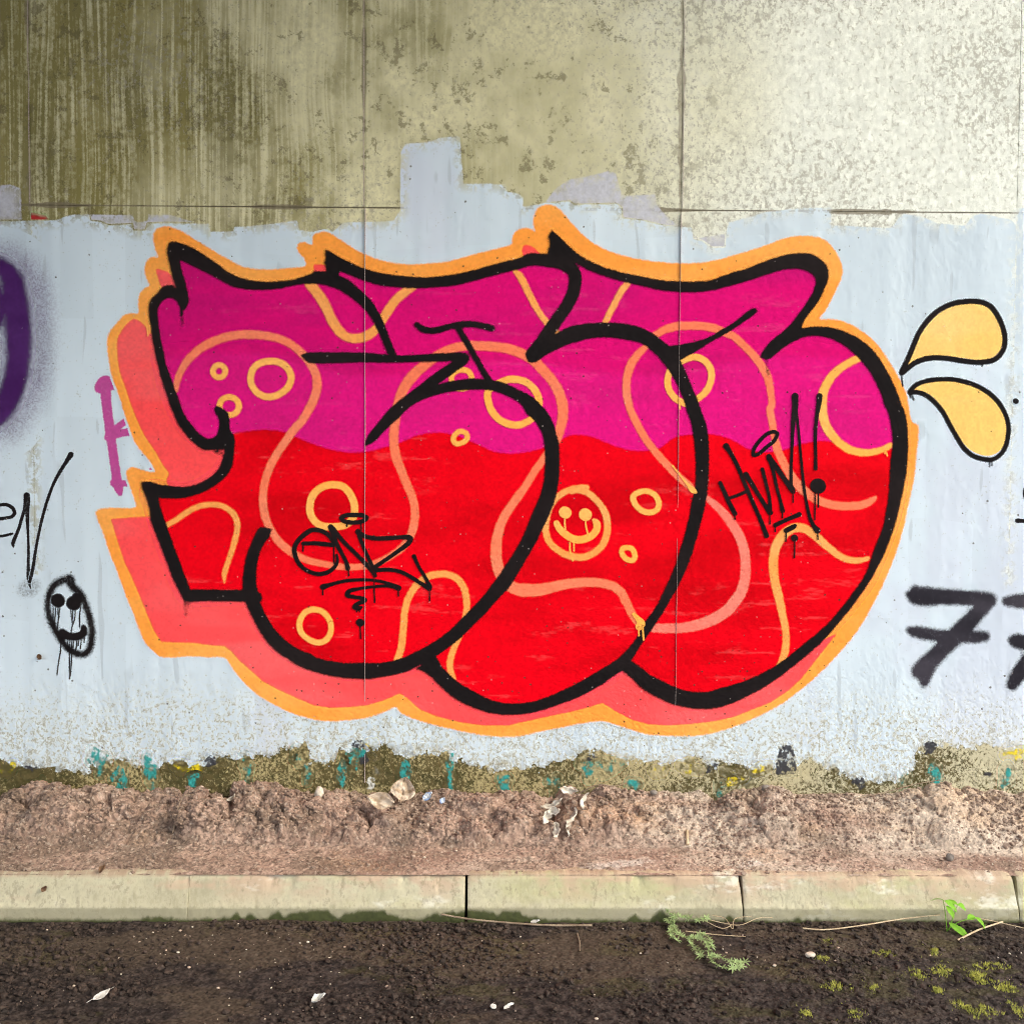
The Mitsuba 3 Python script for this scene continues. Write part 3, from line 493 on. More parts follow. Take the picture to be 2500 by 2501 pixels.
-7549,11988,165,-7507,11640,156,-7334,11335,148,-7030,11118,148,-6669,11024,148,-6321,11100,148,-6082,11297,130,-5982,11516,113,-6016,11734,87]],[1,[-6232,12757,195,-6124,12475,195,-6059,12213,182,
-5842,11822,139,-5669,11474,139,-5604,11234,174]],[1,[-6189,12736,174,-5799,12258,148,-5364,11824,148,-4930,11390,148,-4668,11085,165,-4616,10976,148]],[1,[-5234,12588,195,-5060,12458,165,-4669,12351,
156,-4147,12354,157,-3626,12391,157,-3321,12358,196,-3364,12205,183,-3712,11919,148,-4147,11612,139,-4625,11282,148]],[1,[-5234,12588,156,-5060,12087,130,-4886,11696,130,-4690,11260,148]],[1,[-4603,
11173,148,-4146,11197,139,-3711,11133,139,-3275,10917,139,-2926,10699,139,-2621,10504,183]],[1,[-2599,10569,157,-2796,10962,122,-3014,11311,122,-3189,11704,139]],[2,[-5386,13197,156,-5060,13185,156,
-4908,13090,156,-5103,12959,156,-5407,12922,156,-5755,12977,156,-5841,13086,156,-5668,13182,156]],[1,[-6518,10552,209,-6235,10641,131,-5713,10775,122,-5147,10821,113,-4625,10801,113,-4146,10694,122,
-3754,10521,209]],[1,[-3754,10543,174,-4146,10598,113,-4668,10569,104,-5191,10493,113,-5582,10381,157,-5626,10250,157,-5365,10185,131,-5016,10121,148,-4973,10056,148,-5234,9945,148,-5365,9813,157,
-5191,9770,166,-5104,9814,87]],[1,[-5165,9251,279,-5147,9234,279]],[1,[-5156,9199,42,-5138,8664,52]],[1,[-4634,10996,42,-4642,10515,52,-4624,9990,52]],[1,[-6518,10507,42,-6518,10267,52]],[1,[-3762,
10497,42,-3753,10235,52]],[1,[-2612,10458,42,-2611,10064,52]],[1,[-5287,9768,42,-5278,9646,52]],[1,[-5191,9769,42,-5182,9646,52]],[1,[-6112,12082,42,-6112,11734,52,-6104,11428,52]],[1,[-5582,11212,42,
-5573,10972,52]],[1,[-5125,12959,42,-5112,12610,52]],[1,[-5646,12956,42,-5638,12782,52]],[1,[-7237,12121,42,-7237,11859,52]]],
 'right_tag': [[1,[8010,14443,140,8167,14117,149,8347,13725,157,8571,13311,166]],[1,[8323,13877,105,8649,13988,114,8997,14143,122]],[1,[8210,15792,218,8366,15554,157,8634,15077,148,8950,14339,140,
9221,13729,140,9538,13032,149,9743,12509,175]],[1,[8944,14753,197,9168,14427,157,9436,13992,149,9749,13514,158,9861,13362,201]],[1,[9860,13427,158,9832,13864,114,9692,14430,122,9553,14952,131]],[1,
[10320,13430,166,10226,13822,114,10088,14301,114,9970,14823,122,9855,15215,157,9787,15410,201]],[1,[9809,15345,210,10121,14955,184,10390,14564,166,10657,14217,201,10703,14108,131]],[1,[10620,14348,
114,10610,15001,105,10631,15872,114,10661,16740,157,10719,17218,209,10712,17630,244]],[1,[10750,17175,113,10864,16308,96,10967,15352,96,11069,14481,105,11190,13740,105,11331,13172,131,11512,12824,158,
11615,12715,228]],[1,[11606,17635,218,11589,17353,175,11511,16832,131,11479,16094,122,11503,15442,122,11511,14984,140]],[1,[11592,14353,543,11627,14336,543]],[1,[10065,12904,166,10369,13058,140,10674,
13191,149,10935,13302,175]],[1,[10462,12709,175,10723,12841,175,10788,12886,131]],[1,[10765,12435,237,10782,12417,237]],[2,[10079,16259,131,9974,15998,131,9716,15779,131,9414,15517,131,9218,15472,131,
9237,15690,131,9408,15951,131,9666,16214,131,9926,16324,131]],[1,[10774,12382,42,10784,12032,53,10776,11703,53]],[1,[10689,14152,42,10696,13737,53]],[1,[9848,13340,42,9859,12946,53]],[1,[10311,13408,
42,10315,13167,53]],[1,[10053,12860,42,10056,12663,53]],[1,[10463,12687,42,10455,12315,53]],[1,[11616,12671,42,11638,12386,53]],[1,[11500,14091,42,11506,13698,53,11507,13108,53]],[1,[11622,14113,42,
11631,13567,53]],[1,[8550,13289,42,8574,13115,52]]],
 'drop1_fill': [[4,[14724,18699,14913,19056,15119,19519,15290,19910,15603,20337,15989,20712,16449,20945,17020,21048,17486,21016,17794,20866,18034,20549,18260,20090,18324,19682,18242,19362,17996,19112,
17568,18985,16921,19052,16418,19119,15915,19134,15415,19077,15060,18915]]],
 'drop1_line': [[2,[14620,18503,179,14842,19020,179,15047,19518,179,15218,19945,179,15530,20408,179,15951,20800,179,16447,21034,179,17018,21126,179,17520,21094,179,17846,20938,179,18105,20603,179,
18331,20108,179,18395,19683,179,18314,19327,179,18034,19023,179,17570,18914,179,16924,18945,179,16419,19030,179,15917,19070,179,15416,19006,179,15061,18844,179,14744,18593,179]],[1,[14631,18486,34,
14635,18272,43,14665,18024,43]],[1,[17571,18896,34,17581,18772,43]]],
 'drop2_fill': [[4,[15045,17848,15257,18045,15541,18154,16006,18228,16509,18220,16905,18145,17376,17987,17813,17741,18162,17404,18405,16996,18515,16621,18514,16193,18432,15870,18222,15619,17901,15492,
17575,15543,17212,15702,16991,15898,16732,16254,16471,16681,16210,17107,15914,17497,15549,17780]]],
 'drop2_line': [[2,[14932,17794,158,15149,18062,158,15504,18207,158,16005,18281,158,16508,18277,158,16940,18198,158,17411,18041,158,17847,17794,158,18215,17440,158,18477,17014,158,18594,16622,158,
18586,16193,158,18505,15835,158,18332,15548,158,18048,15367,158,17723,15365,158,17288,15506,158,16958,15790,158,16697,16182,158,16399,16680,158,16175,17071,158,15880,17426,158,15515,17709,158,15154,
17813,158]],[1,[14976,17759,34,15088,17528,43]],[1,[17922,15331,35,17939,15098,43]],[1,[18005,15349,35,18024,15145,43]],[1,[14922,17758,34,14961,17616,43]]],
 'spot': [[1,[18825,17505,187,18854,17487,187]]],
 'seven1': [[1,[15273,10504,311,15841,10379,453,16693,10270,510,17686,10217,482,18028,10176,510]],[1,[15063,10362,226,15335,10207,425,16128,10239,481,17261,10216,482]],[1,[18028,10162,510,17558,9622,
539,17032,9052,638,16449,8454,610,16061,8054,610,15616,7598,653,15532,7512,596]],[1,[16061,8054,426,15872,7570,369,15683,7085,284]],[1,[15133,9031,241,15361,8961,383,16157,8850,397,17009,8797,411,
17719,8799,397,17889,8814,341]]],
 'seven2': [[1,[18681,10122,284,19107,10124,482,19817,10085,483,21239,10006,483]],[1,[19000,8662,398,19200,8620,526,20140,8553,455,21279,8500,427]],[1,[18982,7040,427,19118,7297,512,19474,7896,484,
20130,8922,512,20958,9891,511]]],
 'dripface_ring': [[1,[-15792,10815,276,-16029,10735,250,-16320,10575,231,-16507,10283,210,-16577,9911,210,-16542,9487,210,-16389,9063,210,-16157,8639,211,-15872,8268,205,-15558,8056,211,-15242,8030,
211,-15056,8244,211,-14978,8590,211,-14990,9015,211,-15070,9440,211,-15223,9890,224,-15429,10287,263,-15689,10551,289,-15753,10789,302]]],
 'dripface_eye': [[1,[-16210,10011,486,-16190,10000,486]],[1,[-15649,9915,500,-15618,9902,500]],[1,[-15536,10128,315,-15459,10022,289]]],
 'dripface_mouth': [[1,[-16063,8799,316,-15946,8733,290,-15709,8680,250,-15446,8708,276,-15274,8815,250,-15272,9001,211]]],
 'dripface_drip': [[1,[-16380,9886,32,-16379,9488,39,-16403,9063,39]],[1,[-16288,9859,32,-16300,9488,39,-16369,8997,39]],[1,[-16202,9833,32,-16206,9488,39]],[1,[-16113,9834,32,-16174,9462,39,-16225,
8957,39]],[1,[-15751,9756,32,-15702,9331,39,-15673,9146,39]],[1,[-15659,9756,32,-15671,9331,39]],[1,[-15566,9756,32,-15597,9332,39,-15673,9119,39,-15734,8827,39]],[1,[-15355,9863,32,-15411,9492,39,
-15416,9040,39]],[1,[-16110,8639,32,-16123,8160,39,-16193,7787,40,-16265,7268,40]],[1,[-15987,8586,32,-15990,8334,39]],[1,[-15855,8587,32,-15860,8135,40]],[1,[-15776,8587,32,-15802,7895,40,-15800,
7123,40]],[1,[-15710,8587,32,-15723,7896,40,-15763,7363,40,-15805,7123,40]],[1,[-15645,8588,32,-15661,8282,40]],[1,[-15531,8588,32,-15542,8295,40,-15583,8162,40]],[1,[-15460,8615,32,-15476,8349,40]],
[1,[-15355,8615,32,-15398,8243,40]],[1,[-15248,8722,32,-15259,8469,40]]],
 'edge_tag': [[1,[19008,13108,170,19244,13099,130,19944,13120,125]],[1,[19277,14274,150,19282,14100,187,19403,13752,175,19941,13207,150]]],
 'en_tag': [[1,[-18434,13425,118,-18276,13492,118,-18040,13506,118,-17832,13402,131,-17743,13218,131,-17837,13073,118,-18073,13019,118,-18440,12964,118]],[1,[-18396,12332,105,-18134,12373,94,-17897,
12432,89,-17824,12446,63]],[1,[-17298,13852,215,-17312,13589,220,-17375,13351,131,-17470,13061,115,-17607,12613,115,-17742,12296,131,-17818,12084,126,-17799,11939,31]],[1,[-17290,13852,215,-17286,
13562,215,-17285,13247,157,-17277,12799,118,-17262,12351,86,-17254,11876,100,-17269,11348,110,-17272,11073,136,-17249,10809,173,-17238,10624,105,-17188,10425,32]],[1,[-15678,15344,204,-15824,15120,
144,-16090,14699,126,-16331,14251,110,-16574,13592,110,-16737,13039,105,-16903,12326,105,-17015,11745,110,-17086,11285,121,-17155,10968,131,-17232,10677,118]]],
 'smudge': [[1,[-17451,10411,236,-17266,10465,394,-17108,10518,289]]],
 'purple': [[1,[-18846,22232,384,-18434,22249,384,-18052,22074,439,-17755,21693,577,-17627,20953,701,-17541,20130,743,-17508,19443,716,-17545,18754,662,-17664,18063,662,-17893,17427,662,-18231,16872,
635,-18650,16537,635]],[1,[-18337,21332,275,-18204,20949,302,-18182,20538,303,-18298,20125,275]]],
 'purple_mist': [[1,[-18849,22041,824,-17999,21965,989,-17567,21338,1375,-17469,20405,1487,-17453,19443,1433,-17493,18478,1379,-17724,17649,1270,-18232,16816,1187]]],
 'letter_b': [[1,[-14599,17777,391,-14403,17972,475,-14082,17867,335]],[1,[-14425,17924,391,-14348,17021,347,-14268,16375,347,-14188,15728,325,-14107,15123,325,-14026,14518,325,-13964,14172,337,
-13910,13934,168]],[1,[-14184,16159,224,-13880,16420,224,-13576,16637,235,-13316,16855,224]],[1,[-14314,15986,280,-13969,16096,252,-13408,16229,280]],[1,[-14136,14323,252,-13812,14303,213,-13337,
14327,213]],[1,[-13033,14524,281,-12773,14720,281,-12599,14829,224]]],
 'coat': [[3,[-28399,23882,-18779,23749,-17372,23760,-16540,23767,-16091,23802,-15577,23997,-14936,24002,-14906,23780,-14554,23751,-14235,23626,-13401,23677,-13352,23441,-12890,23445,-12823,23701,
-12053,23739,-10609,23699,-10578,23431,-9743,23438,-9678,23598,-8841,23669,-7458,23839,-7362,23521,-6783,23429,-6203,23402,-5765,23789,-4928,23827,-3961,23880,-3704,24252,-3706,25655,-3674,26355,
-3514,26611,-2678,26714,-2293,26844,-1649,26913,-1572,26882,-1519,26310,-1418,25228,98,25209,164,24954,551,24894,727,24736,728,24416,1200,24484,2427,24622,2557,24495,4109,24540,4304,24413,4308,24029,
5086,23939,5931,23754,6502,23726,6859,23697,6928,23313,7221,23251,7614,22997,8101,23001,8126,23579,8219,23900,9027,24131,9544,24296,10970,24467,11912,24475,11956,23834,14137,23755,14328,24013,14551,
24272,15204,24181,15860,23929,16840,23873,17093,24196,17417,24295,18498,24111,18588,24433,18984,24532,29508,24718,30215,4630,19470,4675,18701,4703,17998,4701,16828,4609,16356,4785,15714,4695,15438,
3899,15094,3545,13750,3364,13162,3540,12398,3715,11984,4008,10989,4123,10232,4003,10284,3886,9000,3883,7832,3938,6956,4083,5500,4050,4509,4224,3750,4456,2821,4336,2707,4101,1429,3863,441,3920,-313,
3859,-695,3858,-1682,4090,-2147,4440,-3595,4378,-4175,4493,-4754,4492,-5217,4725,-5795,4489,-6490,3902,-7184,3900,-7241,4544,-7877,4483,-8224,4219,-9379,4245,-9760,4069,-10625,4184,-11492,4006,-12645,
3974,-13798,4029,-14950,3997,-15185,3587,-15818,3586,-16507,3759,-17024,3816,-17829,3873,-18401,4105,-28867,4165]]],
 'grey_coat': [[3,[-14904,24003,-14295,24007,-13334,24015,-13304,23729,-12823,23796,-12789,24020,-11987,24026,-11026,23715,-11028,23428,-12826,23414,-12890,23413,-13403,23409,-14301,23466,-14875,
23748]],[3,[-19081,25017,-18123,25025,-17739,25060,-17389,24904,-17360,23664,-19100,23651]],[3,[1200,24420,1522,24550,1842,25000,2356,25388,3130,25554,3775,25719,4066,25657,4333,24829,5077,24867,5529,
24903,5566,24519,6057,24011,6548,23631,4181,23804,4175,24380,2493,24430]],[3,[6438,23630,7090,23346,8094,23514,8385,23581,10463,23662,10532,23405,10084,22952,8401,22425,6454,22281]],[3,[15441,3722,
15714,4724,19468,4734,19486,4027,18720,3907,17544,4022,16375,3901]],[3,[-1382,24143,-90,24122,1135,24419,945,23906,-606,23830,-1316,23888]],[3,[-14267,23594,-13401,23651,-13392,23186,-14239,23179]]],
 'red_smear': [[1,[-17306,23888,256,-16922,23878,192,-16539,23843,90]]],
 'teal': [[1,[-16781,3424,424,-16774,3057,530,-16761,2690,371]],[1,[-14790,4214,409,-14718,4231,585,-14645,4243,468]],[1,[-13952,4124,186,-13945,3649,232,-13932,3173,162]],[1,[-12886,4159,212,-12877,
3827,265,-12862,3495,186]],[1,[-11362,3494,266,-11351,3451,332,-11334,3407,232]],[1,[-9395,4200,213,-9385,3953,266,-9368,3706,186]],[1,[-7517,4467,141,-7418,4485,201,-7319,4497,161]],[1,[-5691,4492,
266,-5680,4109,333,-5663,3725,233]],[1,[-5443,4326,264,-5332,4344,378,-5222,4356,302]],[1,[-7418,4496,141,-7385,4514,201,-7353,4526,161]],[1,[-3549,4081,240,-3537,3851,300,-3519,3620,210]],[1,[-1897,
4136,187,-1884,3914,233,-1866,3692,163]],[1,[89,3343,236,121,3361,337,153,3373,270]],[1,[3168,3938,384,3697,3957,548,4225,3970,439]],[1,[2003,3348,266,2014,3366,380,2025,3377,304]],[1,[4972,3324,322,
4983,3314,402,5001,3304,281]],[1,[8210,3210,215,8222,3175,269,8240,3139,188]],[1,[15023,3564,216,15036,3485,269,15055,3407,189]],[1,[18823,4026,194,18839,3849,243,18861,3671,170]],[1,[16125,4064,216,
16141,3901,269,16162,3737,189]],[1,[-7135,3853,117,-6953,3871,168,-6771,3884,134]]],
 'yellow': [[1,[-18426,3737,266,-18204,3755,380,-17983,3767,304]],[1,[-11824,3841,194,-11550,3860,277,-11276,3872,222]],[1,[-4927,4708,194,-4841,4726,278,-4754,4738,222]],[1,[6659,3859,245,6900,3877,
350,7142,3890,280]],[1,[8295,3599,294,8653,3617,420,9012,3630,336]],[1,[5786,3769,196,5911,3787,280,6036,3799,224]],[1,[8526,3305,245,8541,3323,350,8555,3334,280]],[1,[18929,4350,296,19061,4368,422,
19193,4380,338]],[1,[9255,3866,177,9584,3884,252,9913,3897,202]]],
 'black_patch': [[1,[-4852,4316,417,-4840,4287,521,-4823,4257,365]],[1,[-5159,4678,243,-5159,4695,347,-5159,4707,278]],[1,[7572,3803,327,7717,3821,467,7863,3833,373]],[1,[2850,4290,163,3170,4308,233,
3490,4321,186]],[1,[15864,4530,246,15951,4548,351,16039,4560,281]],[1,[18823,4037,148,19069,4056,211,19315,4068,169]],[1,[18023,3593,246,18023,3611,352,18023,3622,282]],[1,[-10597,4078,202,-10395,
4097,289,-10192,4109,231]],[1,[-17342,3740,242,-17255,3758,345,-17169,3769,276]],[1,[13108,3286,123,13342,3305,176,13576,3317,140]]],
 'black_bar': [[3,[10326,4709,10833,4757,10904,4299,10984,3682,10646,3622,10248,3680,10298,4239]]],
 'blue_patch': [[1,[12452,3991,205,12627,4010,292,12802,4022,234]]],
 'white_run': [[1,[-4603,4328,74,-4591,4024,93,-4574,3719,65]],[1,[-4736,3367,111,-4724,3261,139,-4707,3156,97]],[1,[9219,3807,75,9233,3589,93,9254,3371,65]]]}


# ------------------------------------------------------------------ ground, bank, kerb
def xs_nonuniform(a, b, fine, coarse, lo, hi):
    return np.concatenate([np.arange(lo, a, coarse), np.arange(a, b, fine), np.arange(b, hi + coarse, coarse)])
def gridmesh(xs, ys, zf, flip=False):
    X, Y = np.meshgrid(xs, ys, indexing='ij')
    Z = zf(X, Y)
    n, m = X.shape
    i, j = np.meshgrid(np.arange(n - 1), np.arange(m - 1), indexing='ij')
    a = (i * m + j).ravel()
    F = np.vstack([np.stack([a, a + m, a + m + 1], 1), np.stack([a, a + m + 1, a + 1], 1)])
    return np.stack([X.ravel(), Y.ravel(), Z.ravel()], 1), F
def n2(X, Y, f, seed, oct=3):
    return meshkit.fbm(np.stack([X * f, Y * f, np.zeros_like(X) + seed * 3.7], -1), oct, seed)

KY = -0.431
def bank_z(X, Y):
    s = np.clip((Y + 0.40) / 0.40, 0, 1)
    edge = 0.03 * (n2(X, Y * 0, 1.6, 3) - 0.5)
    base = 0.1395 + 0.010 * (n2(X, Y, 7, 4, 3) - 0.4) * np.clip((Y + 0.398) / 0.02, 0, 1) + 0.05 * s + 0.075 * np.clip((s - 0.42 - edge) / 0.34, 0, 1) ** 1.0 + 0.02 * s
    up = np.clip((s - 0.32 - edge) / 0.2, 0, 1)
    calm = np.clip((X - 0.4) / 0.5, 0, 1)
    clod = 0.045 * (n2(X, Y, 13, 8, 3) - 0.5)
    clod *= 1 - 0.55 * calm
    z = base + up * clod + 0.018 * (n2(X, Y, 5, 9, 2) - 0.5) * np.clip(s * 6, 0, 1)
    for cx, cy, h, w in ((-1.06, -0.175, 0.045, 0.055), (-0.90, -0.06, 0.03, 0.08), (-1.60, -0.15, 0.03, 0.09), (1.0, -0.07, 0.03, 0.10), (1.62, -0.04, 0.03, 0.12), (-0.62, -0.13, 0.025, 0.05), (0.18, -0.12, -0.03, 0.05), (0.58, -0.14, -0.02, 0.05), (-1.13, -0.19, -0.03, 0.025)):
        z = z + h * np.exp(-((X - cx) ** 2 + (Y - cy) ** 2) / w ** 2)
    return z
def lumps(V, spacing, seed, amp, box):
    """a crust of rounded lumps with creases between them: height at the points V"""
    r = np.random.default_rng(seed)
    lo, hi = np.array(box[0]), np.array(box[1])
    n = int(np.prod((hi - lo)[:2]) * max(1.0, (hi - lo)[2] / spacing) / spacing ** 2)
    S_ = r.uniform(lo, hi, (n, 3)); rad = r.uniform(0.6, 1.25, n)
    w = (meshkit.fbm(V / spacing * 1.3 + seed, 2, seed) - 0.5)[:, None] * spacing * 0.5
    d, i = cKDTree(S_).query(V + w, k=1)
    return amp * rad[i] * np.sqrt(np.maximum(0, 1 - (d / (spacing * 0.95)) ** 2))
def rough_bank():
    xs = xs_nonuniform(-2.05, 2.2, 0.0038, 0.05, -9.0, 6.0); ys = np.arange(-0.398, 0.012, 0.0038)
    V, F = gridmesh(xs, ys, bank_z)
    N = trimesh.Trimesh(V, F, process=False).vertex_normals
    X, Y = V[:, 0], V[:, 1]
    s_ = np.clip((Y + 0.40) / 0.40, 0, 1)
    patch = np.clip((n2(X, Y, 3.2, 61, 2) - 0.34) * 5, 0, 1)
    up = np.clip((s_ - 0.40 + 0.3 * (n2(X, Y, 5, 62, 2) - 0.5)) / 0.12, 0, 1) * (1 - 0.45 * np.clip((X - 0.6) / 0.5, 0, 1))
    box = ([-2.1, -0.42, 0.10], [2.25, 0.02, 0.36])
    crest = np.exp(-((s_ - 0.56 - 0.25 * (n2(X, Y, 2.2, 65, 2) - 0.5)) / 0.13) ** 2)
    d = 0.020 * crest * (0.3 + patch) + up * patch * (lumps(V, 0.085, 1, 0.064, box) - 0.032) + up * (0.4 + 0.6 * patch) * (lumps(V, 0.036, 2, 0.022, box) - 0.011) + up * (lumps(V, 0.018, 4, 0.010, box) - 0.005)
    ramp = np.clip((Y + 0.398) / 0.06, 0.05, 1)
    d = d + ramp * (lumps(V, 0.011, 3, 0.0040, box) * np.clip(n2(X, Y, 6, 64, 2) * 3 - 0.7, 0.1, 1) + 0.006 * (meshkit.fbm(V * 70, 3, 6) - 0.5))
    d = np.where((X < -2.03) | (X > 2.18), 0, d)
    return V + N * d[:, None], F
BANK = rough_bank()
BANK_TREE = cKDTree(BANK[0][:, :2])
def bank_top(X, Y): return BANK[0][BANK_TREE.query(np.stack([X, Y], -1))[1], 2]
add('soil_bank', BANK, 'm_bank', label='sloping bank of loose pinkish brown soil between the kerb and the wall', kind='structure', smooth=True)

def mud_z(X, Y):
    near = np.clip((-0.40 - Y) / 0.05, 0, 1)
    z = 0.016 * (n2(X, Y, 4, 21, 3) - 0.5) + 0.010 * (n2(X, Y, 22, 22, 3) - 0.5)
    z = z + 0.006 * np.exp(-((Y - KY + 0.03) / 0.03) ** 2) * (n2(X, Y, 9, 26, 2) - 0.5)
    e = np.clip((np.abs(X - 0.05) - 3.0) / 0.5, 0, 1) + np.clip((-1.6 - Y) / 0.4, 0, 1)
    return z - 0.05 * np.clip(e, 0, 1)
def rough_mud():
    V, F = gridmesh(xs_nonuniform(-2.0, 2.1, 0.0045, 0.03, -3.6, 3.7), np.concatenate([np.arange(-2.1, -1.2, 0.02), np.arange(-1.2, -0.40, 0.0045)]), mud_z)
    X, Y = V[:, 0], V[:, 1]
    box = ([-2.05, -1.25, -0.03], [2.15, -0.38, 0.03])
    rough = np.clip((n2(X, Y * 1.7, 2.6, 27, 3) - 0.36 - 0.10 * np.clip((Y + 0.85) / 0.25, 0, 1)) * 6, 0.05, 1) + 0.4 * np.exp(-((Y + 0.455) / 0.02) ** 2)
    d = rough * (lumps(V, 0.012, 11, 0.0040, box) + lumps(V, 0.028, 12, 0.0028, box)) - 0.006 + 0.003 * (meshkit.fbm(V * 110, 2, 28) - 0.5)
    d = np.where((X < -1.98) | (X > 2.08) | (Y < -1.19), 0, d)
    V[:, 2] += d
    return V, F
MUD = rough_mud()
MUD_TREE = cKDTree(MUD[0][:, :2])
def mud_top(X, Y): return MUD[0][MUD_TREE.query(np.stack([X, Y], -1))[1], 2]
add('ground', MUD, 'm_mud', label='dark damp trodden mud in front of the kerb', kind='structure', smooth=True)
g = trimesh.creation.box((600, 600, 0.02)); g.apply_translation((0, 0, -0.048))
add('ground_beyond', g, 'earth', label='bare earth stretching away under and beyond the bridge', kind='structure')

labels['kerb'] = {'label': 'row of pale concrete kerb stones along the foot of the soil bank', 'kind': 'structure'}
def kerb_stone(x0, x1, seed, skew=0.0, tight=()):
    prof = np.array([(-0.431, -0.12), (-0.431, 0.0), (-0.431, 0.020), (-0.431, 0.036), (-0.430, 0.043), (-0.426, 0.050), (-0.421, 0.065), (-0.416, 0.085), (-0.411, 0.105), (-0.406, 0.124), (-0.402, 0.134), (-0.395, 0.141), (-0.383, 0.1445), (-0.35, 0.145), (-0.306, 0.145), (-0.306, -0.12)])
    c = np.array([-0.37, 0.03])
    xs = np.concatenate([[x0, x0 + 0.004], np.arange(x0 + 0.012, x1 - 0.012, 0.012), [x1 - 0.004, x1]])
    V, ins = [], []
    for i, x in enumerate(xs):
        k = 0.955 if i in (0, len(xs) - 1) else (0.985 if i in (1, len(xs) - 2) else 1.0)
        if (i < 2 and 0 in tight) or (i > len(xs) - 3 and 1 in tight): k = 0.994
        for j, (y, z) in enumerate(prof):
            yy, zz = c[0] + (y - c[0]) * k, c[1] + (z - c[1]) * k
            V.append((x + skew * (z - 0.07) * np.exp(-abs(x - x1) / 0.05) * -1.0, yy, zz))
    V = np.array(V); n = len(prof)
    d = meshkit.fbm(V * 14 + seed, 3, seed) - 0.5
    d2 = meshkit.fbm(V * 60 + seed, 2, seed + 1) - 0.5
    rr = np.random.default_rng(seed)
    arris = np.exp(-((V[:, 1] + 0.400) / 0.012) ** 2) * (V[:, 2] > 0.10)
    bite = np.clip(meshkit.fbm(np.stack([V[:, 0] * 16 + seed, V[:, 1] * 0, V[:, 2] * 8], -1), 3, seed + 5) - 0.58, 0, 1) * 0.035 * arris
    V[:, 1] += bite + rr.uniform(-0.003, 0.003); V[:, 2] += (rr.uniform(-0.002, 0.003) + rr.uniform(-0.004, 0.004) * (V[:, 0] - x0)) * (V[:, 2] > 0.02) - bite * 0.9
    V[:, 1] += 0.006 * d + 0.003 * d2; V[:, 2] += (0.004 * d + 0.002 * d2) * (V[:, 2] > 0.02)
    F = []
    for i in range(len(xs) - 1):
        for j in range(n):
            a, b = i * n + j, i * n + (j + 1) % n
            F += [(a, b, b + n), (a, b + n, a + n)]
    for base, rev in ((0, 0), ((len(xs) - 1) * n, 1)):
        for j in range(1, n - 1):
            t = (base, base + j + 1, base + j) if not rev else (base, base + j, base + j + 1)
            F.append(t)
    return V, np.array(F)[:, ::-1]
jx = [-1.0245 + 0.915 * k for k in range(-6, 7)]
gaps = {0: 0.0006, 1: 0.0045, 2: 0.0035, 3: 0.004}
for i in range(len(jx) - 1):
    k = i - 6
    ga, gb = gaps.get(k, 0.004), gaps.get(k + 1, 0.004)
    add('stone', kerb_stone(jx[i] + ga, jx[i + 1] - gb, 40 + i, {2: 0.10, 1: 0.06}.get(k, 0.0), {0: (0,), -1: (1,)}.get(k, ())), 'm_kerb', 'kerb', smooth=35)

# ------------------------------------------------------------------ wall and bridge
thing('concrete_wall', 'board-marked concrete bridge wall, pale blue painted below and bare and algae-stained above', 'wall')
vj = [-7.6, -6.4, -5.2, -4.05, -2.9, -1.702, -0.498, 0.6467, 1.8724, 3.05]
def panel(x0, x1, z0, z1):
    b = 0.0007
    P = [(x0, 0.30, z0), (x1, 0.30, z0), (x1, 0.30, z1), (x0, 0.30, z1)]
    Q = [(x0, b, z0), (x1, b, z0), (x1, b, z1), (x0, b, z1)]
    R = [(x0 + b, 0, z0 + b), (x1 - b, 0, z0 + b), (x1 - b, 0, z1 - b), (x0 + b, 0, z1 - b)]
    F = []
    for u in (0, 4):
        for j in range(4):
            a, c = u + j, u + (j + 1) % 4
            F += [(a, c, c + 4), (a, c + 4, a + 4)]
    F += [(8, 9, 10), (8, 10, 11), (0, 2, 1), (0, 3, 2)]
    return np.array(P + Q + R, float), np.array(F)
gw = 0.0008
for i in range(len(vj) - 1):
    for z0, z1 in ((-0.6, 2.434), (2.434, 4.86)):
        add('panel', panel(vj[i] + gw, vj[i + 1] - gw, z0 + gw, z1 - gw), 'm_concrete', 'concrete_wall')
core = trimesh.creation.box((vj[-1] - vj[0], 0.34, 5.44)); core.apply_translation(((vj[-1] + vj[0]) / 2, 0.19, 2.13))
add('core', core, 'm_plain_concrete', 'concrete_wall')
for x, z0, z1, w in ((-0.4985, 0.33, 2.43, 0.0017), (-0.5035, 2.44, 3.4, 0.0016), (0.6467, 0.62, 2.42, 0.0008), (-1.706, 2.44, 3.4, 0.0014), (0.652, 2.44, 3.4, 0.0014)):
    b = trimesh.creation.box((w, 0.012, z1 - z0)); b.apply_translation((x, -0.0015, (z0 + z1) / 2))
    for _ in range(5): b = b.subdivide() if len(b.faces) < 900 else b
    V = np.array(b.vertices)      # a fin of cement squeezed out of the joint, broken away in places
    gone = meshkit.noise(np.stack([V[:, 2] * 26, V[:, 2] * 0 + x, V[:, 2] * 0], -1), 3) * 0.6 + meshkit.noise(np.stack([V[:, 2] * 120, V[:, 2] * 0 + x, V[:, 2] * 0], -1), 4) * 0.4
    V[:, 1] = np.where(V[:, 1] < 0, np.where(gone > 0.30, -0.0078 if z0 < 2 else -0.0016, -0.0002), V[:, 1])
    V[:, 0] += 0.0022 * (meshkit.noise(np.stack([V[:, 2] * 9, V[:, 2] * 0 + 2 * x, V[:, 2] * 0], -1), 5) - 0.5)
    add('joint_ridge', (V, np.array(b.faces)), 'm_ridge', 'concrete_wall')

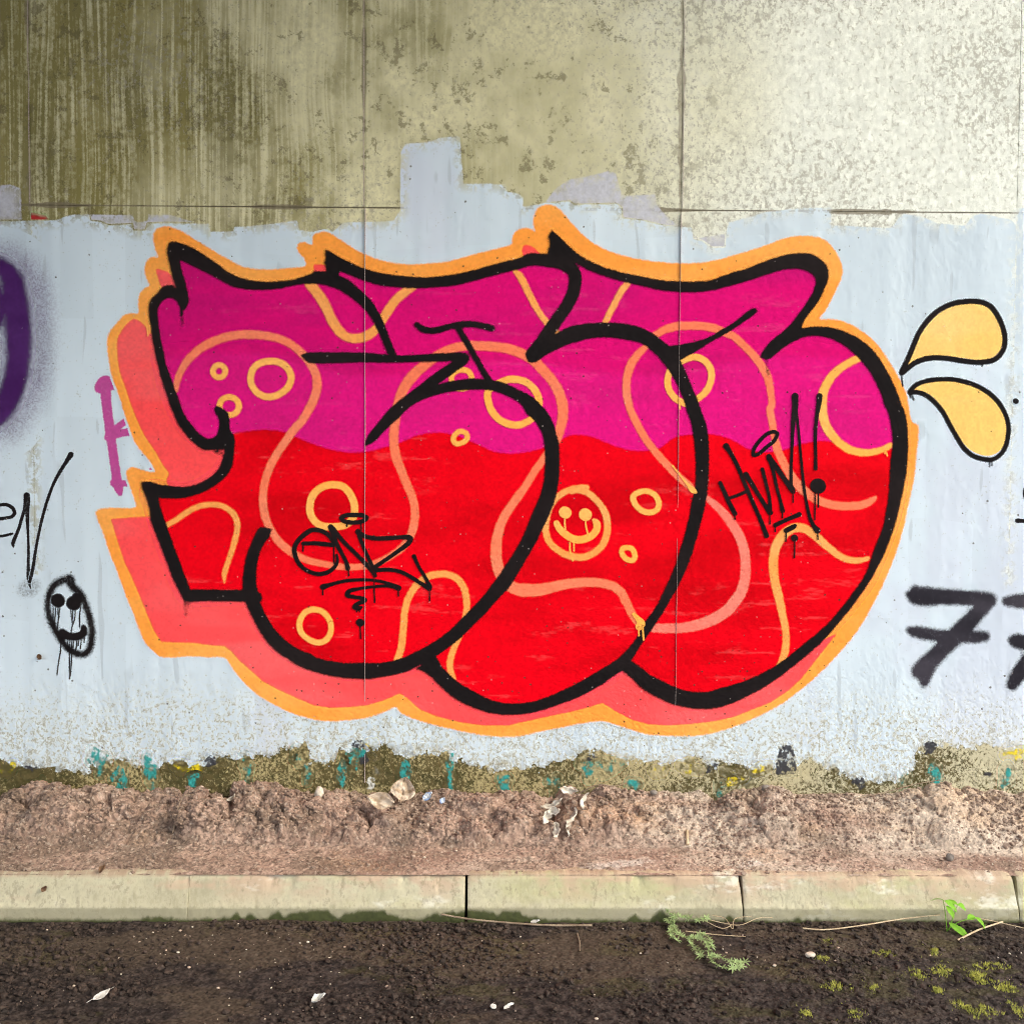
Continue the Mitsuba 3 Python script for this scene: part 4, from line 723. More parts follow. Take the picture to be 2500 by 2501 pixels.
spray('grey_paint_patch', PAINT['grey_coat'], 'grey', 1, 0.004, 'concrete_wall', solid=True, uvf=0.03, reach=0.03, label='older grey-lilac roller paint showing above the pale blue coat')
COAT = unary_union([shape_of(r) for r in PAINT['coat']])
for jx in (-1.7022, 1.8724):        # two joints stay open through the paint
    COAT = COAT.difference(shapely.box(jx - 0.0006, 1.09, jx + 0.0006, 2.42))
spray('paint_coat', COAT, 'coat', 2, 0.004, 'concrete_wall', solid=True, uvf=0.050, reach=0.07, label='pale blue wall paint with a ragged rolled top edge')
for k, bs, nm, lb in (('teal', 'teal', 'old_teal_paint', None), ('yellow', 'yellow', 'old_yellow_paint', None), ('black_patch', 'old_black', 'old_black_paint', None), ('blue_patch', 'blue', 'old_blue_paint', None), ('white_run', 'white', 'old_white_paint', None)):
    for i, r in enumerate(PAINT[k]):
        P = shape_of(r); x0, y0, x1, y1 = P.bounds; rr = np.random.default_rng(300 + i + len(k))
        cx, cy = (x0 + x1) / 2, (y0 + y1) / 2       # several strokes of the brush or can, runs below
        bits = [shapely.affinity.translate(shapely.affinity.rotate(shapely.affinity.scale(P, rr.uniform(0.22, 0.7), rr.uniform(0.2, 0.75)), rr.uniform(-35, 35)), rr.uniform(-0.5, 0.5) * (x1 - x0), rr.uniform(-0.4, 0.4) * (y1 - y0)) for _ in range(5)]
        if k == 'teal': bits += [LineString([(q, cy), (q + rr.uniform(-0.006, 0.006), y0 - rr.uniform(0.0, 0.05))]).buffer(rr.uniform(0.002, 0.005)) for q in rr.uniform(x0, x1, 2)]
        spray(nm, unary_union(bits), bs, 3, 0.004, 'concrete_wall', uvf=0.018, reach=0.016, nudge=0.00002 * i)
spray('old_black_paint', PAINT['black_bar'], 'old_black', 3, 0.004, 'concrete_wall', uvf=0.010, reach=0.012, nudge=0.0005, label='black upright bar of old paint at the foot of the wall, right of the mural')
spray('red_smear', PAINT['red_smear'], 'red_smear', 1, 0.006, 'concrete_wall', nudge=-0.0001)

# the bridge that shades the wall: deck overhead, open to the right and behind
def slab(x0, x1, y0, y1, z0, z1):
    b = trimesh.creation.box((x1 - x0, y1 - y0, z1 - z0)); b.apply_translation(((x0 + x1) / 2, (y0 + y1) / 2, (z0 + z1) / 2)); return b
thing('bridge_deck', 'concrete bridge deck spanning overhead above the painted wall', 'bridge')
add('slab', slab(-16, 2.4, -9.0, 0.7, 4.9, 5.5), 'm_plain_concrete', 'bridge_deck')
add('parapet', slab(2.05, 2.395, -9.0, 0.7, 5.503, 6.4), 'm_plain_concrete', 'bridge_deck')

# ------------------------------------------------------------------ the painted pieces
M = thing('mural', 'large bubble-letter graffiti in magenta and red with thick black outline and orange border', 'graffiti')
spray('orange_border', PAINT['halo'], 'orange', 4, 0.006, M, solid=True, label='orange border sprayed round the letters')
spray('coral_shadow', PAINT['coral'], 'coral', 5, 0.003, M, label='coral drop shadow left of and below the letters')
body = unary_union([shape_of(r) for r in PAINT['body']])
red = body.intersection(unary_union([shape_of(r) for r in PAINT['redline']]))
spray('magenta_fill', body, 'magenta', 6, 0.003, M, label='magenta upper half of the letters')
z_pink = spline(np.array([[-1.4, 1.86], [-0.9, 1.90], [-0.5, 1.82], [0.0, 1.88], [0.5, 1.83], [1.0, 1.90], [1.6, 1.86]]))
pink = body.buffer(-0.02).intersection(Polygon(np.vstack([z_pink, [[1.6, 0.5], [-1.4, 0.5]]])))
spray('pink_pass', pink, 'pink', 7, 0.045, M, label='pinker second pass across the lower part of the magenta')
spray('red_fill', red, 'red', 8, 0.006, M, label='red lower half of the letters')
for i, r in enumerate(PAINT['swirls']): spray('swirl_line', [r], {0: 'salmon', 4: 'salmon', 5: 'salmon', 6: 'faded', 7: 'peach'}.get(i, 'swirl'), 9, 0.0045, M)
for i, r in enumerate(PAINT['rings']): spray('ring', [r], 'peach', 10, 0.003, M, nudge=0.00001 * i)
S = M + '__smiley'
labels[S] = {'label': 'peach smiling face with dripping eyes on the middle letter'}
spray('face_ring', PAINT['face_ring'], 'swirl', 10, 0.0045, S)
for r in PAINT['eye']: spray('eye', [r], 'peach', 10, 0.002, S, nudge=0.0001)
spray('mouth', PAINT['mouth'], 'peach', 10, 0.002, S, nudge=0.0001)
for i, r in enumerate(PAINT['paint_drip']): spray('drip', [r], 'peach', 11, 0.001, S, nudge=0.00002 * i)
spray('black_outline', PAINT['outline'], 'black', 12, 0.0050, M, label='thick black outline of the three letters')
for i, r in enumerate(PAINT['touchup']): spray('touch_up', [r], 'peach', 13, 0.0015, M, nudge=0.00001 * i)

L = PAINT['left_tag']
k = thing('graffiti_tag', 'thin black tag with underline squiggle and dot on the red lower left of the mural', 'graffiti')
for rows, nm in (([0, 1], 'letter'), ([2, 3], 'letter'), ([4, 5, 6, 7], 'letter'), ([8], 'crown_loop'), ([9, 10], 'underline'), ([11, 12], 'dot')):
    spray(nm, [L[i] for i in rows], 'black', 14, 0.0011, k, nudge=0.00001 * rows[0])
for r in L[13:]: spray('drip', [r], 'black', 14, 0.0008, k, nudge=0.0002)
L = PAINT['right_tag']
k = thing('graffiti_tag', 'thin black tag reading HUM! with a loop above, on the right-hand letter of the mural', 'graffiti')
for rows, nm in (([0, 1, 2], 'letter'), ([3, 4], 'letter'), ([5, 6, 7, 8], 'letter'), ([9, 10], 'exclamation_mark'), ([14], 'halo_loop'), ([11], 'dash'), ([12], 'dash'), ([13], 'dot')):
    spray(nm, [L[i] for i in rows], 'black', 14, 0.0011, k, nudge=0.00001 * rows[0])
for r in L[15:]: spray('drip', [r], 'black', 14, 0.0008, k, nudge=0.0002)

for d, lab in ((1, 'upper yellow teardrop with black outline painted right of the mural'), (2, 'lower yellow teardrop with black outline painted right of the mural')):
    k = thing('painted_drop', lab, 'graffiti', None)
    spray('fill', PAINT[f'drop{d}_fill'], 'sand', 3, 0.003, k, solid=True)
    spray('outline', PAINT[f'drop{d}_line'], 'black', 5, 0.0026, k)
spray('paint_spot', PAINT['spot'], 'black', 5, 0.002, solid=True, label='small round black paint spot at the right edge, beside the lower teardrop', cat='graffiti')
spray('painted_number', PAINT['seven1'], 'soft_black', 3, 0.013, solid=True, label='blurry black crossed figure 7 sprayed right of the mural, wholly in view', cat='graffiti')
spray('painted_number', PAINT['seven2'], 'soft_black', 3, 0.012, solid=True, label='second blurry black figure 7, cut off by the right edge', cat='graffiti')
k = thing('smiling_doodle', 'small black sprayed face with dripping eyes and mouth, left of the mural', 'graffiti')
spray('face_outline', PAINT['dripface_ring'], 'black', 3, 0.011, k, solid=True)
for i, r in enumerate(PAINT['dripface_eye'][:2]):
    spray('eye', [r] + ([PAINT['dripface_eye'][2]] if i else []), 'black', 5, 0.002, k)
spray('mouth', PAINT['dripface_mouth'], 'black', 4, 0.005, k)
for i, r in enumerate(PAINT['dripface_drip']): spray('drip', [r], 'black', 6, 0.0008, k, nudge=0.00001 * i)
L = PAINT['en_tag']
k = thing('graffiti_tag', 'thin dark tag ending in a long slash at the left edge, above the black face', 'graffiti')
spray('letter', L[:2], 'black', 3, 0.0013, k, solid=True); spray('letter', L[2:4], 'black', 3, 0.0013, k, solid=True, nudge=0.00002); spray('slash', L[4:], 'black', 3, 0.0013, k, solid=True, nudge=0.00004)
spray('smudge', PAINT['smudge'], 'black_mist', 2, 0.022, k, solid=True, nudge=0.0003, reach=0.022)
spray('graffiti_tag', PAINT['edge_tag'], 'black', 3, 0.0013, solid=True, label='ends of two thin black strokes cut off by the right edge, above the figure 7s', cat='graffiti')
k = thing('purple_letter', 'dark purple sprayed curve cut off by the left edge', 'graffiti')
spray('overspray', PAINT['purple_mist'], 'violet_mist', 3, 0.075, k, solid=True, reach=0.075)
spray('stroke', PAINT['purple'], 'violet', 4, 0.022, k)
spray('painted_letter', PAINT['letter_b'], 'orchid', 3, 0.004, solid=True, label='orchid pink letter B half covered by the orange border of the mural', cat='graffiti')

# ------------------------------------------------------------------ loose soil, stones and litter
ICO = trimesh.creation.icosphere(subdivisions=0)
ICO_V, ICO_F = np.array(ICO.vertices), np.array(ICO.faces)
def crumbs(n, xy, zf, size, seed, sink=0.25, flat=0.75):
    """n little angular crumbs lying on the surface zf, as one mesh"""
    r = np.random.default_rng(seed)
    X, Y = xy(r, n); S = size(r, n)
    V = ICO_V[None] * (1 + 0.28 * r.standard_normal((n, 12, 1)).clip(-1.5, 1.5)) * S[:, None, None] * np.array([1.0, 1.0, flat]) * r.uniform(0.7, 1.3, (n, 1, 3))
    a = r.uniform(0, 6.28, n); c, s = np.cos(a)[:, None], np.sin(a)[:, None]
    V = np.stack([V[..., 0] * c - V[..., 1] * s, V[..., 0] * s + V[..., 1] * c, V[..., 2]], -1)
    V += np.stack([X, Y, zf(X, Y) + S * (flat - 2 * sink * flat)], 1)[:, None]
    return V.reshape(-1, 3), (ICO_F[None] + 12 * np.arange(n)[:, None, None]).reshape(-1, 3)
def patchy(x0, x1, y0, y1, f, thr, seed, pull=None):
    def xy(r, n):
        X = r.uniform(x0, x1, n * 6); Y = r.uniform(y0, y1, n * 6)
        w = n2(X, Y, f, seed, 2) + 0.15 * r.standard_normal(n * 6)
        if pull is not None: w = w + pull(X, Y)
        k = np.argsort(-w)[: int(n * 1.6)]; k = r.permutation(k)[:n]
        return X[k], Y[k]
    return xy
power = lambda lo, hi, e: (lambda r, n: lo * (1 + r.uniform(0, 1, n) ** e * (hi / lo - 1)))
add('crumb', crumbs(11000, patchy(-2.0, 2.15, -0.390, -0.01, 5, 0.5, 31, lambda X, Y: 0.25 * (Y > -0.24)), bank_top, power(0.0016, 0.0090, 5), 1), 'bank_crumb', 'soil_bank', kind='stuff', label='loose crumbs of soil all over the bank')
add('crumb', crumbs(6000, patchy(-2.0, 2.15, -0.385, -0.20, 5, 0.5, 35), bank_top, power(0.0012, 0.0042, 4), 6), 'bank_crumb', 'soil_bank', kind='stuff', label='fine crumbs on the smooth lower slope of the bank')
add('crumb', crumbs(14000, patchy(-2.0, 2.1, -1.15, -0.44, 5, 0.5, 32, lambda X, Y: 0.25 * np.exp(-((Y + 0.47) / 0.03) ** 2)), mud_top, power(0.0018, 0.0105, 5), 2), 'mud_crumb', 'ground', kind='stuff', label='black crumbs of wet earth all over the mud')
add('grit', crumbs(420, patchy(-2.0, 2.1, -1.15, -0.44, 3, 0.5, 33), mud_top, power(0.0013, 0.0035, 3), 3), 'pale_stone', 'ground', kind='stuff', label='pale grit scattered on the mud')
add('grit', crumbs(320, patchy(-2.0, 2.1, -0.39, -0.02, 3, 0.5, 34), bank_top, power(0.0013, 0.004, 3), 4), 'pale_stone', 'soil_bank', kind='stuff', label='pale grit scattered on the bank')

def lump(x, y, z, r, seed, stretch=(1, 1, 0.8), sub=3, amp=0.35, freq=1.6):
    s = trimesh.creation.icosphere(subdivisions=sub); V = np.array(s.vertices)
    d = meshkit.fbm(V * freq + seed * 7.3, 3, seed) - 0.5 + 0.35 * (meshkit.fbm(V * freq * 3 + seed, 2, seed + 1) - 0.5)
    V = V * (1 + 2 * amp * d)[:, None] * np.array(stretch) * r
    return V + np.array([x, y, z]), np.array(s.faces)
def surf(f, x, y): return float(f(np.array([float(x)]), np.array([float(y)]))[0])
CLODS = [(-1.10, -0.20, 0.036), (-1.045, -0.20, 0.040), (-1.00, -0.17, 0.026), (-1.62, -0.16, 0.032), (-1.52, -0.12, 0.030), (-1.42, -0.16, 0.024), (-1.33, -0.12, 0.030), (-1.24, -0.15, 0.026), (-0.95, -0.035, 0.026), (-0.88, -0.03, 0.022), (-1.16, -0.06, 0.028), (-0.66, -0.12, 0.034), (-0.58, -0.15, 0.028), (-0.48, -0.10, 0.022), (-0.20, -0.16, 0.026), (-0.06, -0.12, 0.028), (0.02, -0.16, 0.030), (0.10, -0.14, 0.036), (0.14, -0.18, 0.024), (0.36, -0.15, 0.028), (0.45, -0.18, 0.024), (0.52, -0.12, 0.022), (0.60, -0.17, 0.024), (0.92, -0.06, 0.03), (1.10, -0.10, 0.034), (1.15, -0.14, 0.024), (1.02, -0.16, 0.02), (1.35, -0.05, 0.02), (-1.75, -0.05, 0.03), (-1.30, -0.03, 0.022)]
for i, (x, y, r) in enumerate(CLODS):
    z = surf(bank_top, x, y)
    V, F = lump(x, y, z - r * 0.15, r, 60 + i, (1.15, 0.9, 0.8), 4, 0.5, 2.2)
    N = trimesh.Trimesh(V, F, process=False).vertex_normals
    V = V + N * (lumps(V, 0.013, 90 + i, 0.006, (V.min(0), V.max(0))) - 0.003)[:, None]
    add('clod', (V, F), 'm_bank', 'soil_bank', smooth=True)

MUD_PEBBLES = [(-1.217, -0.862), (-0.924, -0.742), (-0.986, -0.649), (-1.233, -0.514), (-1.451, -0.503), (-1.026, -0.497), (-0.734, -0.485), (-0.601, -0.579), (-0.193, -0.529), (-0.178, -0.736), (0.401, -0.482), (0.436, -0.654), (0.779, -0.538), (0.702, -0.647), (0.952, -0.682), (1.02, -0.713), (0.829, -0.731), (0.264, -1.04), (-0.802, -0.872), (-0.321, -0.866)]
BANK_PEBBLES = [(-1.102, -0.213), (-0.872, -0.195), (-0.974, -0.193), (-1.262, -0.094), (-1.083, -0.079), (-1.221, -0.396), (-0.56, -0.252), (-0.293, -0.298), (-0.256, -0.298), (-0.15, -0.257), (-0.457, -0.052), (0.671, -0.375), (0.314, -0.191), (0.699, -0.205), (1.068, -0.367)]
for i, (x, y) in enumerate(MUD_PEBBLES):
    r = RNG.uniform(0.0026, 0.0048)
    k = add('pebble', lump(x, y, surf(mud_top, x, y) + r * 0.5, r, i, (1.3, 0.9, 0.7), 1, 0.25), 'pale_stone', smooth=True, label='tiny pale pebble lying on the dark mud', cat='pebble', group='pale pebbles on the mud')
for i, (x, y) in enumerate(BANK_PEBBLES):
    r = RNG.uniform(0.0030, 0.0054)
    add('pebble', lump(x, y, surf(bank_top, x, y) + r * 0.5, r, 30 + i, (1.3, 0.9, 0.7), 1, 0.25), 'pale_stone', smooth=True, label='tiny pale pebble lying on the soil bank', cat='pebble', group='pale pebbles on the bank')
add('stone', lump(0.974, -0.051, surf(bank_top, 0.974, -0.051) + 0.014, 0.014, 77, (1.2, 1, 0.9), 2, 0.12), 'dark_stone', smooth=True, label='grey rounded stone at the top of the bank, right of the middle', cat='stone')
add('stone', lump(0.565, -0.03, surf(bank_top, 0.565, -0.03) + 0.010, 0.012, 78, (1.2, 1, 0.8), 2, 0.15), 'dark_stone', smooth=True, label='small dark stone at the foot of the wall above the grey crumpled leaves', cat='stone')
add('stone', lump(1.546, -0.299, surf(bank_top, 1.546, -0.299) + 0.010, 0.013, 79, (1.0, 1, 1.1), 2, 0.25), 'dark_stone', smooth=True, label='dark stone half sunk in the smooth right-hand part of the bank', cat='stone')
add('stone', lump(-0.652, -0.085, surf(bank_top, -0.652, -0.085) + 0.012, 0.024, 80, (0.7, 0.7, 1.2), 2, 0.2), 'pale_stone', smooth=True, label='pale upright stone in the bank left of the dry cream leaf', cat='stone')
add('stone', lump(0.952, -0.682, surf(mud_top, 0.952, -0.682) + 0.008, 0.012, 81, (1.3, 0.8, 0.8), 2, 0.2), 'pale_stone', smooth=True, label='reddish angular stone on the mud below the right kerb joint', cat='stone')

def leaf_sheet(L, Wd, seed, curl=1.0, fold=0.35, crump=0.25, n=17, lobes=0.0):
    """a withered leaf: pointed outline, folded on its midrib, curled and crumpled; base at the origin, tip along +x"""
    s = np.linspace(0, 1, n); t = np.linspace(-1, 1, n)
    S_, T_ = np.meshgrid(s, t, indexing='ij')
    w = np.sin(np.pi * np.clip(S_, 0.02, 0.985) ** 0.8) ** 0.75 * (1 + lobes * np.sin(S_ * 17 + seed))
    x = S_ * L; y = T_ * w * Wd / 2
    a = curl * (S_ - 0.3)
    q = np.stack([S_ * 3.1 + seed, T_ * 2.3, np.full_like(S_, seed * 1.7)], -1)
    z = fold * np.abs(y) + crump * L * (meshkit.fbm(q, 3, seed) - 0.5) + crump * 0.4 * L * (meshkit.fbm(q * 3.3, 2, seed + 3) - 0.5)
    R = L / max(abs(curl), 0.05)
    xx = R * np.sin(a) - z * np.sin(a); zz = R * (1 - np.cos(a)) + z * np.cos(a)
    V = np.stack([xx, y, zz], -1).reshape(-1, 3)
    i, j = np.meshgrid(np.arange(n - 1), np.arange(n - 1), indexing='ij'); b = (i * n + j).ravel()
    F = np.vstack([np.stack([b, b + n, b + n + 1], 1), np.stack([b, b + n + 1, b + 1], 1)])
    th = 0.0006                                        # a real thickness
    nrm = trimesh.Trimesh(V, F, process=False).vertex_normals
    m = len(V); edge = trimesh.Trimesh(V, F, process=False).edges_sorted
    u, cnt = np.unique(edge, axis=0, return_counts=True); e = u[cnt == 1]
    F2 = np.vstack([F, F[:, ::-1] + m, np.stack([e[:, 0], e[:, 1], e[:, 1] + m], 1), np.stack([e[:, 0], e[:, 1] + m, e[:, 0] + m], 1)])
    return np.vstack([V + nrm * th / 2, V - nrm * th / 2]), F2
def put(mesh, at, rz=0.0, ry=0.0, rx=0.0):
    V, F = mesh
    R = trimesh.transformations.euler_matrix(rx, ry, rz, 'sxyz')[:3, :3]
    return V @ R.T + np.array(at), F
def tube(P, r0, r1=None, sides=6, k=6):
    P = spline(np.asarray(P, float), step=k) if len(P) > 2 else np.linspace(P[0], P[1], 6)
    r = np.linspace(r0, r1 or r0, len(P))
    t = np.gradient(P, axis=0); t /= np.linalg.norm(t, axis=1, keepdims=True)
    a = np.cross(t, [0.1, 0.2, 1.0]); a /= np.linalg.norm(a, axis=1, keepdims=True); b = np.cross(t, a)
    g = np.arange(sides) * 2 * np.pi / sides
    V = P[:, None] + r[:, None, None] * (np.cos(g)[None, :, None] * a[:, None] + np.sin(g)[None, :, None] * b[:, None])
    i, j = np.meshgrid(np.arange(len(P) - 1), np.arange(sides), indexing='ij')
    q = np.stack([i * sides + j, i * sides + (j + 1) % sides, (i + 1) * sides + (j + 1) % sides, (i + 1) * sides + j], -1).reshape(-1, 4)
    V = np.vstack([V.reshape(-1, 3), P[:1], P[-1:]]); n0 = len(V) - 2; e = (len(P) - 1) * sides
    caps = [(n0, (j + 1) % sides, j) for j in range(sides)] + [(n0 + 1, e + j, e + (j + 1) % sides) for j in range(sides)]
    return V, np.vstack([q[:, [0, 1, 2]], q[:, [0, 2, 3]], caps])[:, ::-1]
def bz(x, y, up=0.0): return (x, y, surf(bank_top, x, y) + up)
def mz(x, y, up=0.0): return (x, y, surf(mud_top, x, y) + up)

k = thing('dry_leaf', 'large curled cream-coloured dry leaf lying on the bank left of the middle', 'leaf')
add('blade', put(leaf_sheet(0.100, 0.090, 3, 1.5, 0.3, 0.34), bz(-0.352, -0.100, 0.030), 1.35, -0.75, 0.3), 'dry_leaf', k, smooth=True)
add('blade', put(leaf_sheet(0.105, 0.062, 6, -1.0, 0.5, 0.24), bz(-0.400, -0.170, 0.034), -0.35, 0.10, 0.9), 'dry_leaf', k, smooth=True)
k = thing('dry_leaf', 'crumpled grey-white dead leaves in folds on the bank, right of the middle', 'leaf')
for i, (dx, dy, up, rz, ry, rx, L, W_, cu) in enumerate([(-0.075, -0.03, 0.012, 1.2, -0.5, 0.9, 0.075, 0.034, 1.2), (-0.03, -0.045, 0.010, 1.7, -0.6, -0.7, 0.080, 0.034, -1.0), (0.005, -0.045, 0.010, 1.45, -0.7, 0.8, 0.075, 0.030, 1.1), (0.035, -0.03, 0.012, 1.3, -0.6, -0.8, 0.078, 0.034, -0.9), (0.055, -0.015, 0.014, 1.6, -0.6, 1.0, 0.070, 0.030, 1.3), (-0.06, 0.02, 0.045, 0.1, -0.1, 0.6, 0.085, 0.026, 1.2), (0.0, 0.025, 0.050, 0.2, 0.2, 1.2, 0.075, 0.030, 1.4), (-0.045, -0.02, 0.03, -0.1, -0.1, 1.1, 0.06, 0.03, 1.6)]):
    add('blade', put(leaf_sheet(L * 1.15, W_ * 0.85, 11 + i, cu * 1.7, 0.5, 0.22, 17, 0.25), bz(0.232 + dx, -0.165 + dy, up + 0.008), rz, ry, rx), 'grey_leaf', k, smooth=True)
add('dry_leaf', put(leaf_sheet(0.050, 0.030, 21, 2.6, 0.5, 0.15), bz(-0.975, -0.075, 0.012), 0.15, -0.2, 0.2), 'grey_leaf', smooth=True, label='small greyish leaf curled into a hook near the wall, left side', cat='leaf')
add('dry_leaf', put(leaf_sheet(0.034, 0.026, 22, 1.5, 0.7, 0.3), (-1.315, -0.398, 0.152), 0.6, -0.7, 0.3), 'brown_leaf', smooth=True, label='small dark brown leaf lying on the edge of the left kerb stone', cat='leaf')
add('dry_leaf', put(leaf_sheet(0.026, 0.016, 23, 1.8, 0.6, 0.2), (-1.497, -0.424, 0.100), 0.7, -0.8, 1.2), 'brown_leaf', smooth=True, label='curled sliver of brown leaf stuck to the face of the leftmost kerb stone', cat='leaf')
add('dry_leaf', put(leaf_sheet(0.030, 0.022, 24, 1.2, 0.5, 0.35), (-1.688, -0.008, 0.795), -0.3, 0.3, 1.5), 'brown_leaf', smooth=True, label='brown dead leaf stuck on the blue wall below the black painted face', cat='leaf')
add('wrapper_scrap', put(leaf_sheet(0.045, 0.032, 31, 1.2, 0.4, 0.4), bz(-0.268, -0.055, 0.012), 0.6, -0.5, 0.4), 'wrapper', smooth=True, label='crumpled blue and white wrapper scrap near the wall', cat='litter')
add('wrapper_scrap', put(leaf_sheet(0.028, 0.020, 32, 1.6, 0.6, 0.4), bz(-0.208, -0.105, 0.010), 0.9, -0.5, 0.4), 'wrapper', smooth=True, label='smaller bluish wrapper scrap just below the other one', cat='litter')
k = thing('feather', 'white feather lying on the mud at the lower left', 'feather')
add('vane', put(leaf_sheet(0.056, 0.028, 41, 0.5, 0.15, 0.06), mz(-1.118, -0.935, 0.008), 1.05, -0.05, 0.05), 'white_scrap', k, smooth=True)
add('quill', tube([mz(-1.140, -0.962, 0.004), mz(-1.11, -0.915, 0.010), mz(-1.092, -0.884, 0.012)], 0.0007, 0.0004), 'white_scrap', k, smooth=True)
add('paper_scrap', put(leaf_sheet(0.044, 0.026, 43, 1.0, 0.5, 0.45), mz(-0.508, -0.955, 0.010), 0.55, -0.15, 0.2), 'white_scrap', smooth=True, label='torn white paper scrap on the mud, left of the middle', cat='litter')
add('shell_piece', put((lambda m: (np.array(m.vertices) * [0.009, 0.009, 0.004], np.array(m.faces)))(trimesh.creation.icosphere(subdivisions=3)), mz(-0.015, -0.978, 0.006), 0, 0.15, 0.25), 'white_scrap', smooth=True, label='round white shell disc on the mud, bottom middle', cat='shell')
add('paper_scrap', put(leaf_sheet(0.034, 0.013, 44, 0.8, 0.6, 0.3), mz(0.022, -0.988, 0.008), 0.55, -0.1, 0.2), 'white_scrap', smooth=True, label='narrow white scrap on the mud just right of the round shell', cat='litter')
add('paper_scrap', put(leaf_sheet(0.032, 0.018, 45, 0.9, 0.4, 0.35), mz(0.112, -0.450, 0.010), 0.05, -0.1, 0.2), 'white_scrap', smooth=True, label='whitish scrap at the foot of the middle kerb stone', cat='litter')
add('twig', tube([mz(-0.19, -0.452, 0.034), mz(-0.10, -0.452, 0.022), mz(0.02, -0.458, 0.012), mz(0.16, -0.466, 0.009), mz(0.303, -0.468, 0.009)], 0.0030, 0.0035), 'twig', smooth=True, label='long dark twig lying along the foot of the middle kerb stone', cat='twig')
add('twig', tube([mz(0.251, -0.514, 0.006), mz(0.254, -0.57, 0.006), mz(0.250, -0.634, 0.005)], 0.0022, 0.0012), 'twig', smooth=True, label='short dark twig pointing at the camera below the middle kerb stone', cat='twig')
add('straw_stalk', tube([mz(0.985, -0.490, 0.006), mz(1.05, -0.500, 0.008), mz(1.18, -0.490, 0.014), mz(1.32, -0.470, 0.022), mz(1.45, -0.446, 0.032)], 0.0026, 0.0018), 'straw', smooth=True, label='long pale straw stalk along the foot of the right kerb stone', cat='stalk')
add('straw_stalk', tube([mz(1.455, -0.573, 0.006), mz(1.55, -0.515, 0.012), mz(1.653, -0.459, 0.016)], 0.0030, 0.0026), 'straw', smooth=True, label='pale straw stalk lying aslant right of the green seedling', cat='stalk')
add('straw_stalk', tube([mz(1.55, -0.440, 0.020), mz(1.61, -0.452, 0.016), mz(1.74, -0.510, 0.010)], 0.0020, 0.0014), 'straw', smooth=True, label='thin pale stalk crossing the slanting one at the right edge', cat='stalk')
add('straw_stalk', tube([mz(0.60, -0.515, 0.008), mz(0.70, -0.535, 0.006), mz(0.784, -0.557, 0.005)], 0.0016, 0.0014), 'straw', smooth=True, label='thin pale stalk on the mud between the creeping weed and the kerb joint', cat='stalk')
add('wood_stick', tube([bz(0.655, -0.235, 0.006), bz(0.660, -0.19, 0.010)], 0.0058, 0.0050), 'straw', smooth=True, label='short pale wooden stick poking out of the bank, right of the middle', cat='stick')
add('root', tube([bz(0.29, -0.03, 0.004), bz(0.36, -0.035, 0.006), bz(0.43, -0.02, 0.016), bz(0.47, -0.006, 0.024)], 0.0025, 0.0012), 'twig', smooth=True, label='dark root along the foot of the wall above the grey crumpled leaves', cat='root')
add('root', tube([bz(1.30, -0.05, 0.004), bz(1.42, -0.02, 0.012), bz(1.52, -0.012, 0.016), bz(1.63, -0.014, 0.016)], 0.0022, 0.0014), 'twig', smooth=True, label='dark root along the foot of the wall at the right', cat='root')
add('root', tube([bz(-1.14, -0.215, 0.02), bz(-1.125, -0.16, 0.03), bz(-1.09, -0.13, 0.032)], 0.0022, 0.0012), 'twig', smooth=True, label='dark root sticking out between the big clods on the left', cat='root')

# moss cushions
MOSS = [(1.184, -0.656, 0.032, 0.026), (1.051, -0.571, 0.012, 0.018), (0.971, -0.874, 0.045, 0.038), (1.347, -0.651, 0.014, 0.030), (1.245, -0.781, 0.028, 0.032), (1.315, -0.771, 0.03, 0.040), (1.414, -0.809, 0.028, 0.045), (1.479, -0.742, 0.047, 0.024), (1.466, -0.865, 0.034, 0.032), (1.291, -0.97, 0.022, 0.038), (1.336, -1.003, 0.043, 0.036), (1.436, -0.987, 0.02, 0.045), (0.975, -1.02, 0.018, 0.021), (0.84, -1.012, 0.013, 0.021), (1.258, -0.883, 0.011, 0.015), (0.988, -0.693, 0.015, 0.016), (1.076, -0.874, 0.013, 0.019)]
MOSS_LABEL = {0: 'flat yellow-green moss tuft on the mud nearest the right kerb stone', 2: 'bright arc-shaped moss cushion, leftmost of the large ones', 7: 'broad yellow-green moss cushion at the right edge of the mud', 10: 'large moss cushion at the bottom right corner of the mud'}
def join(ms):
    n = 0; V, F = [], []
    for v, f in ms: V.append(v); F.append(f + n); n += len(v)
    return np.vstack(V), np.vstack(F)
small = []
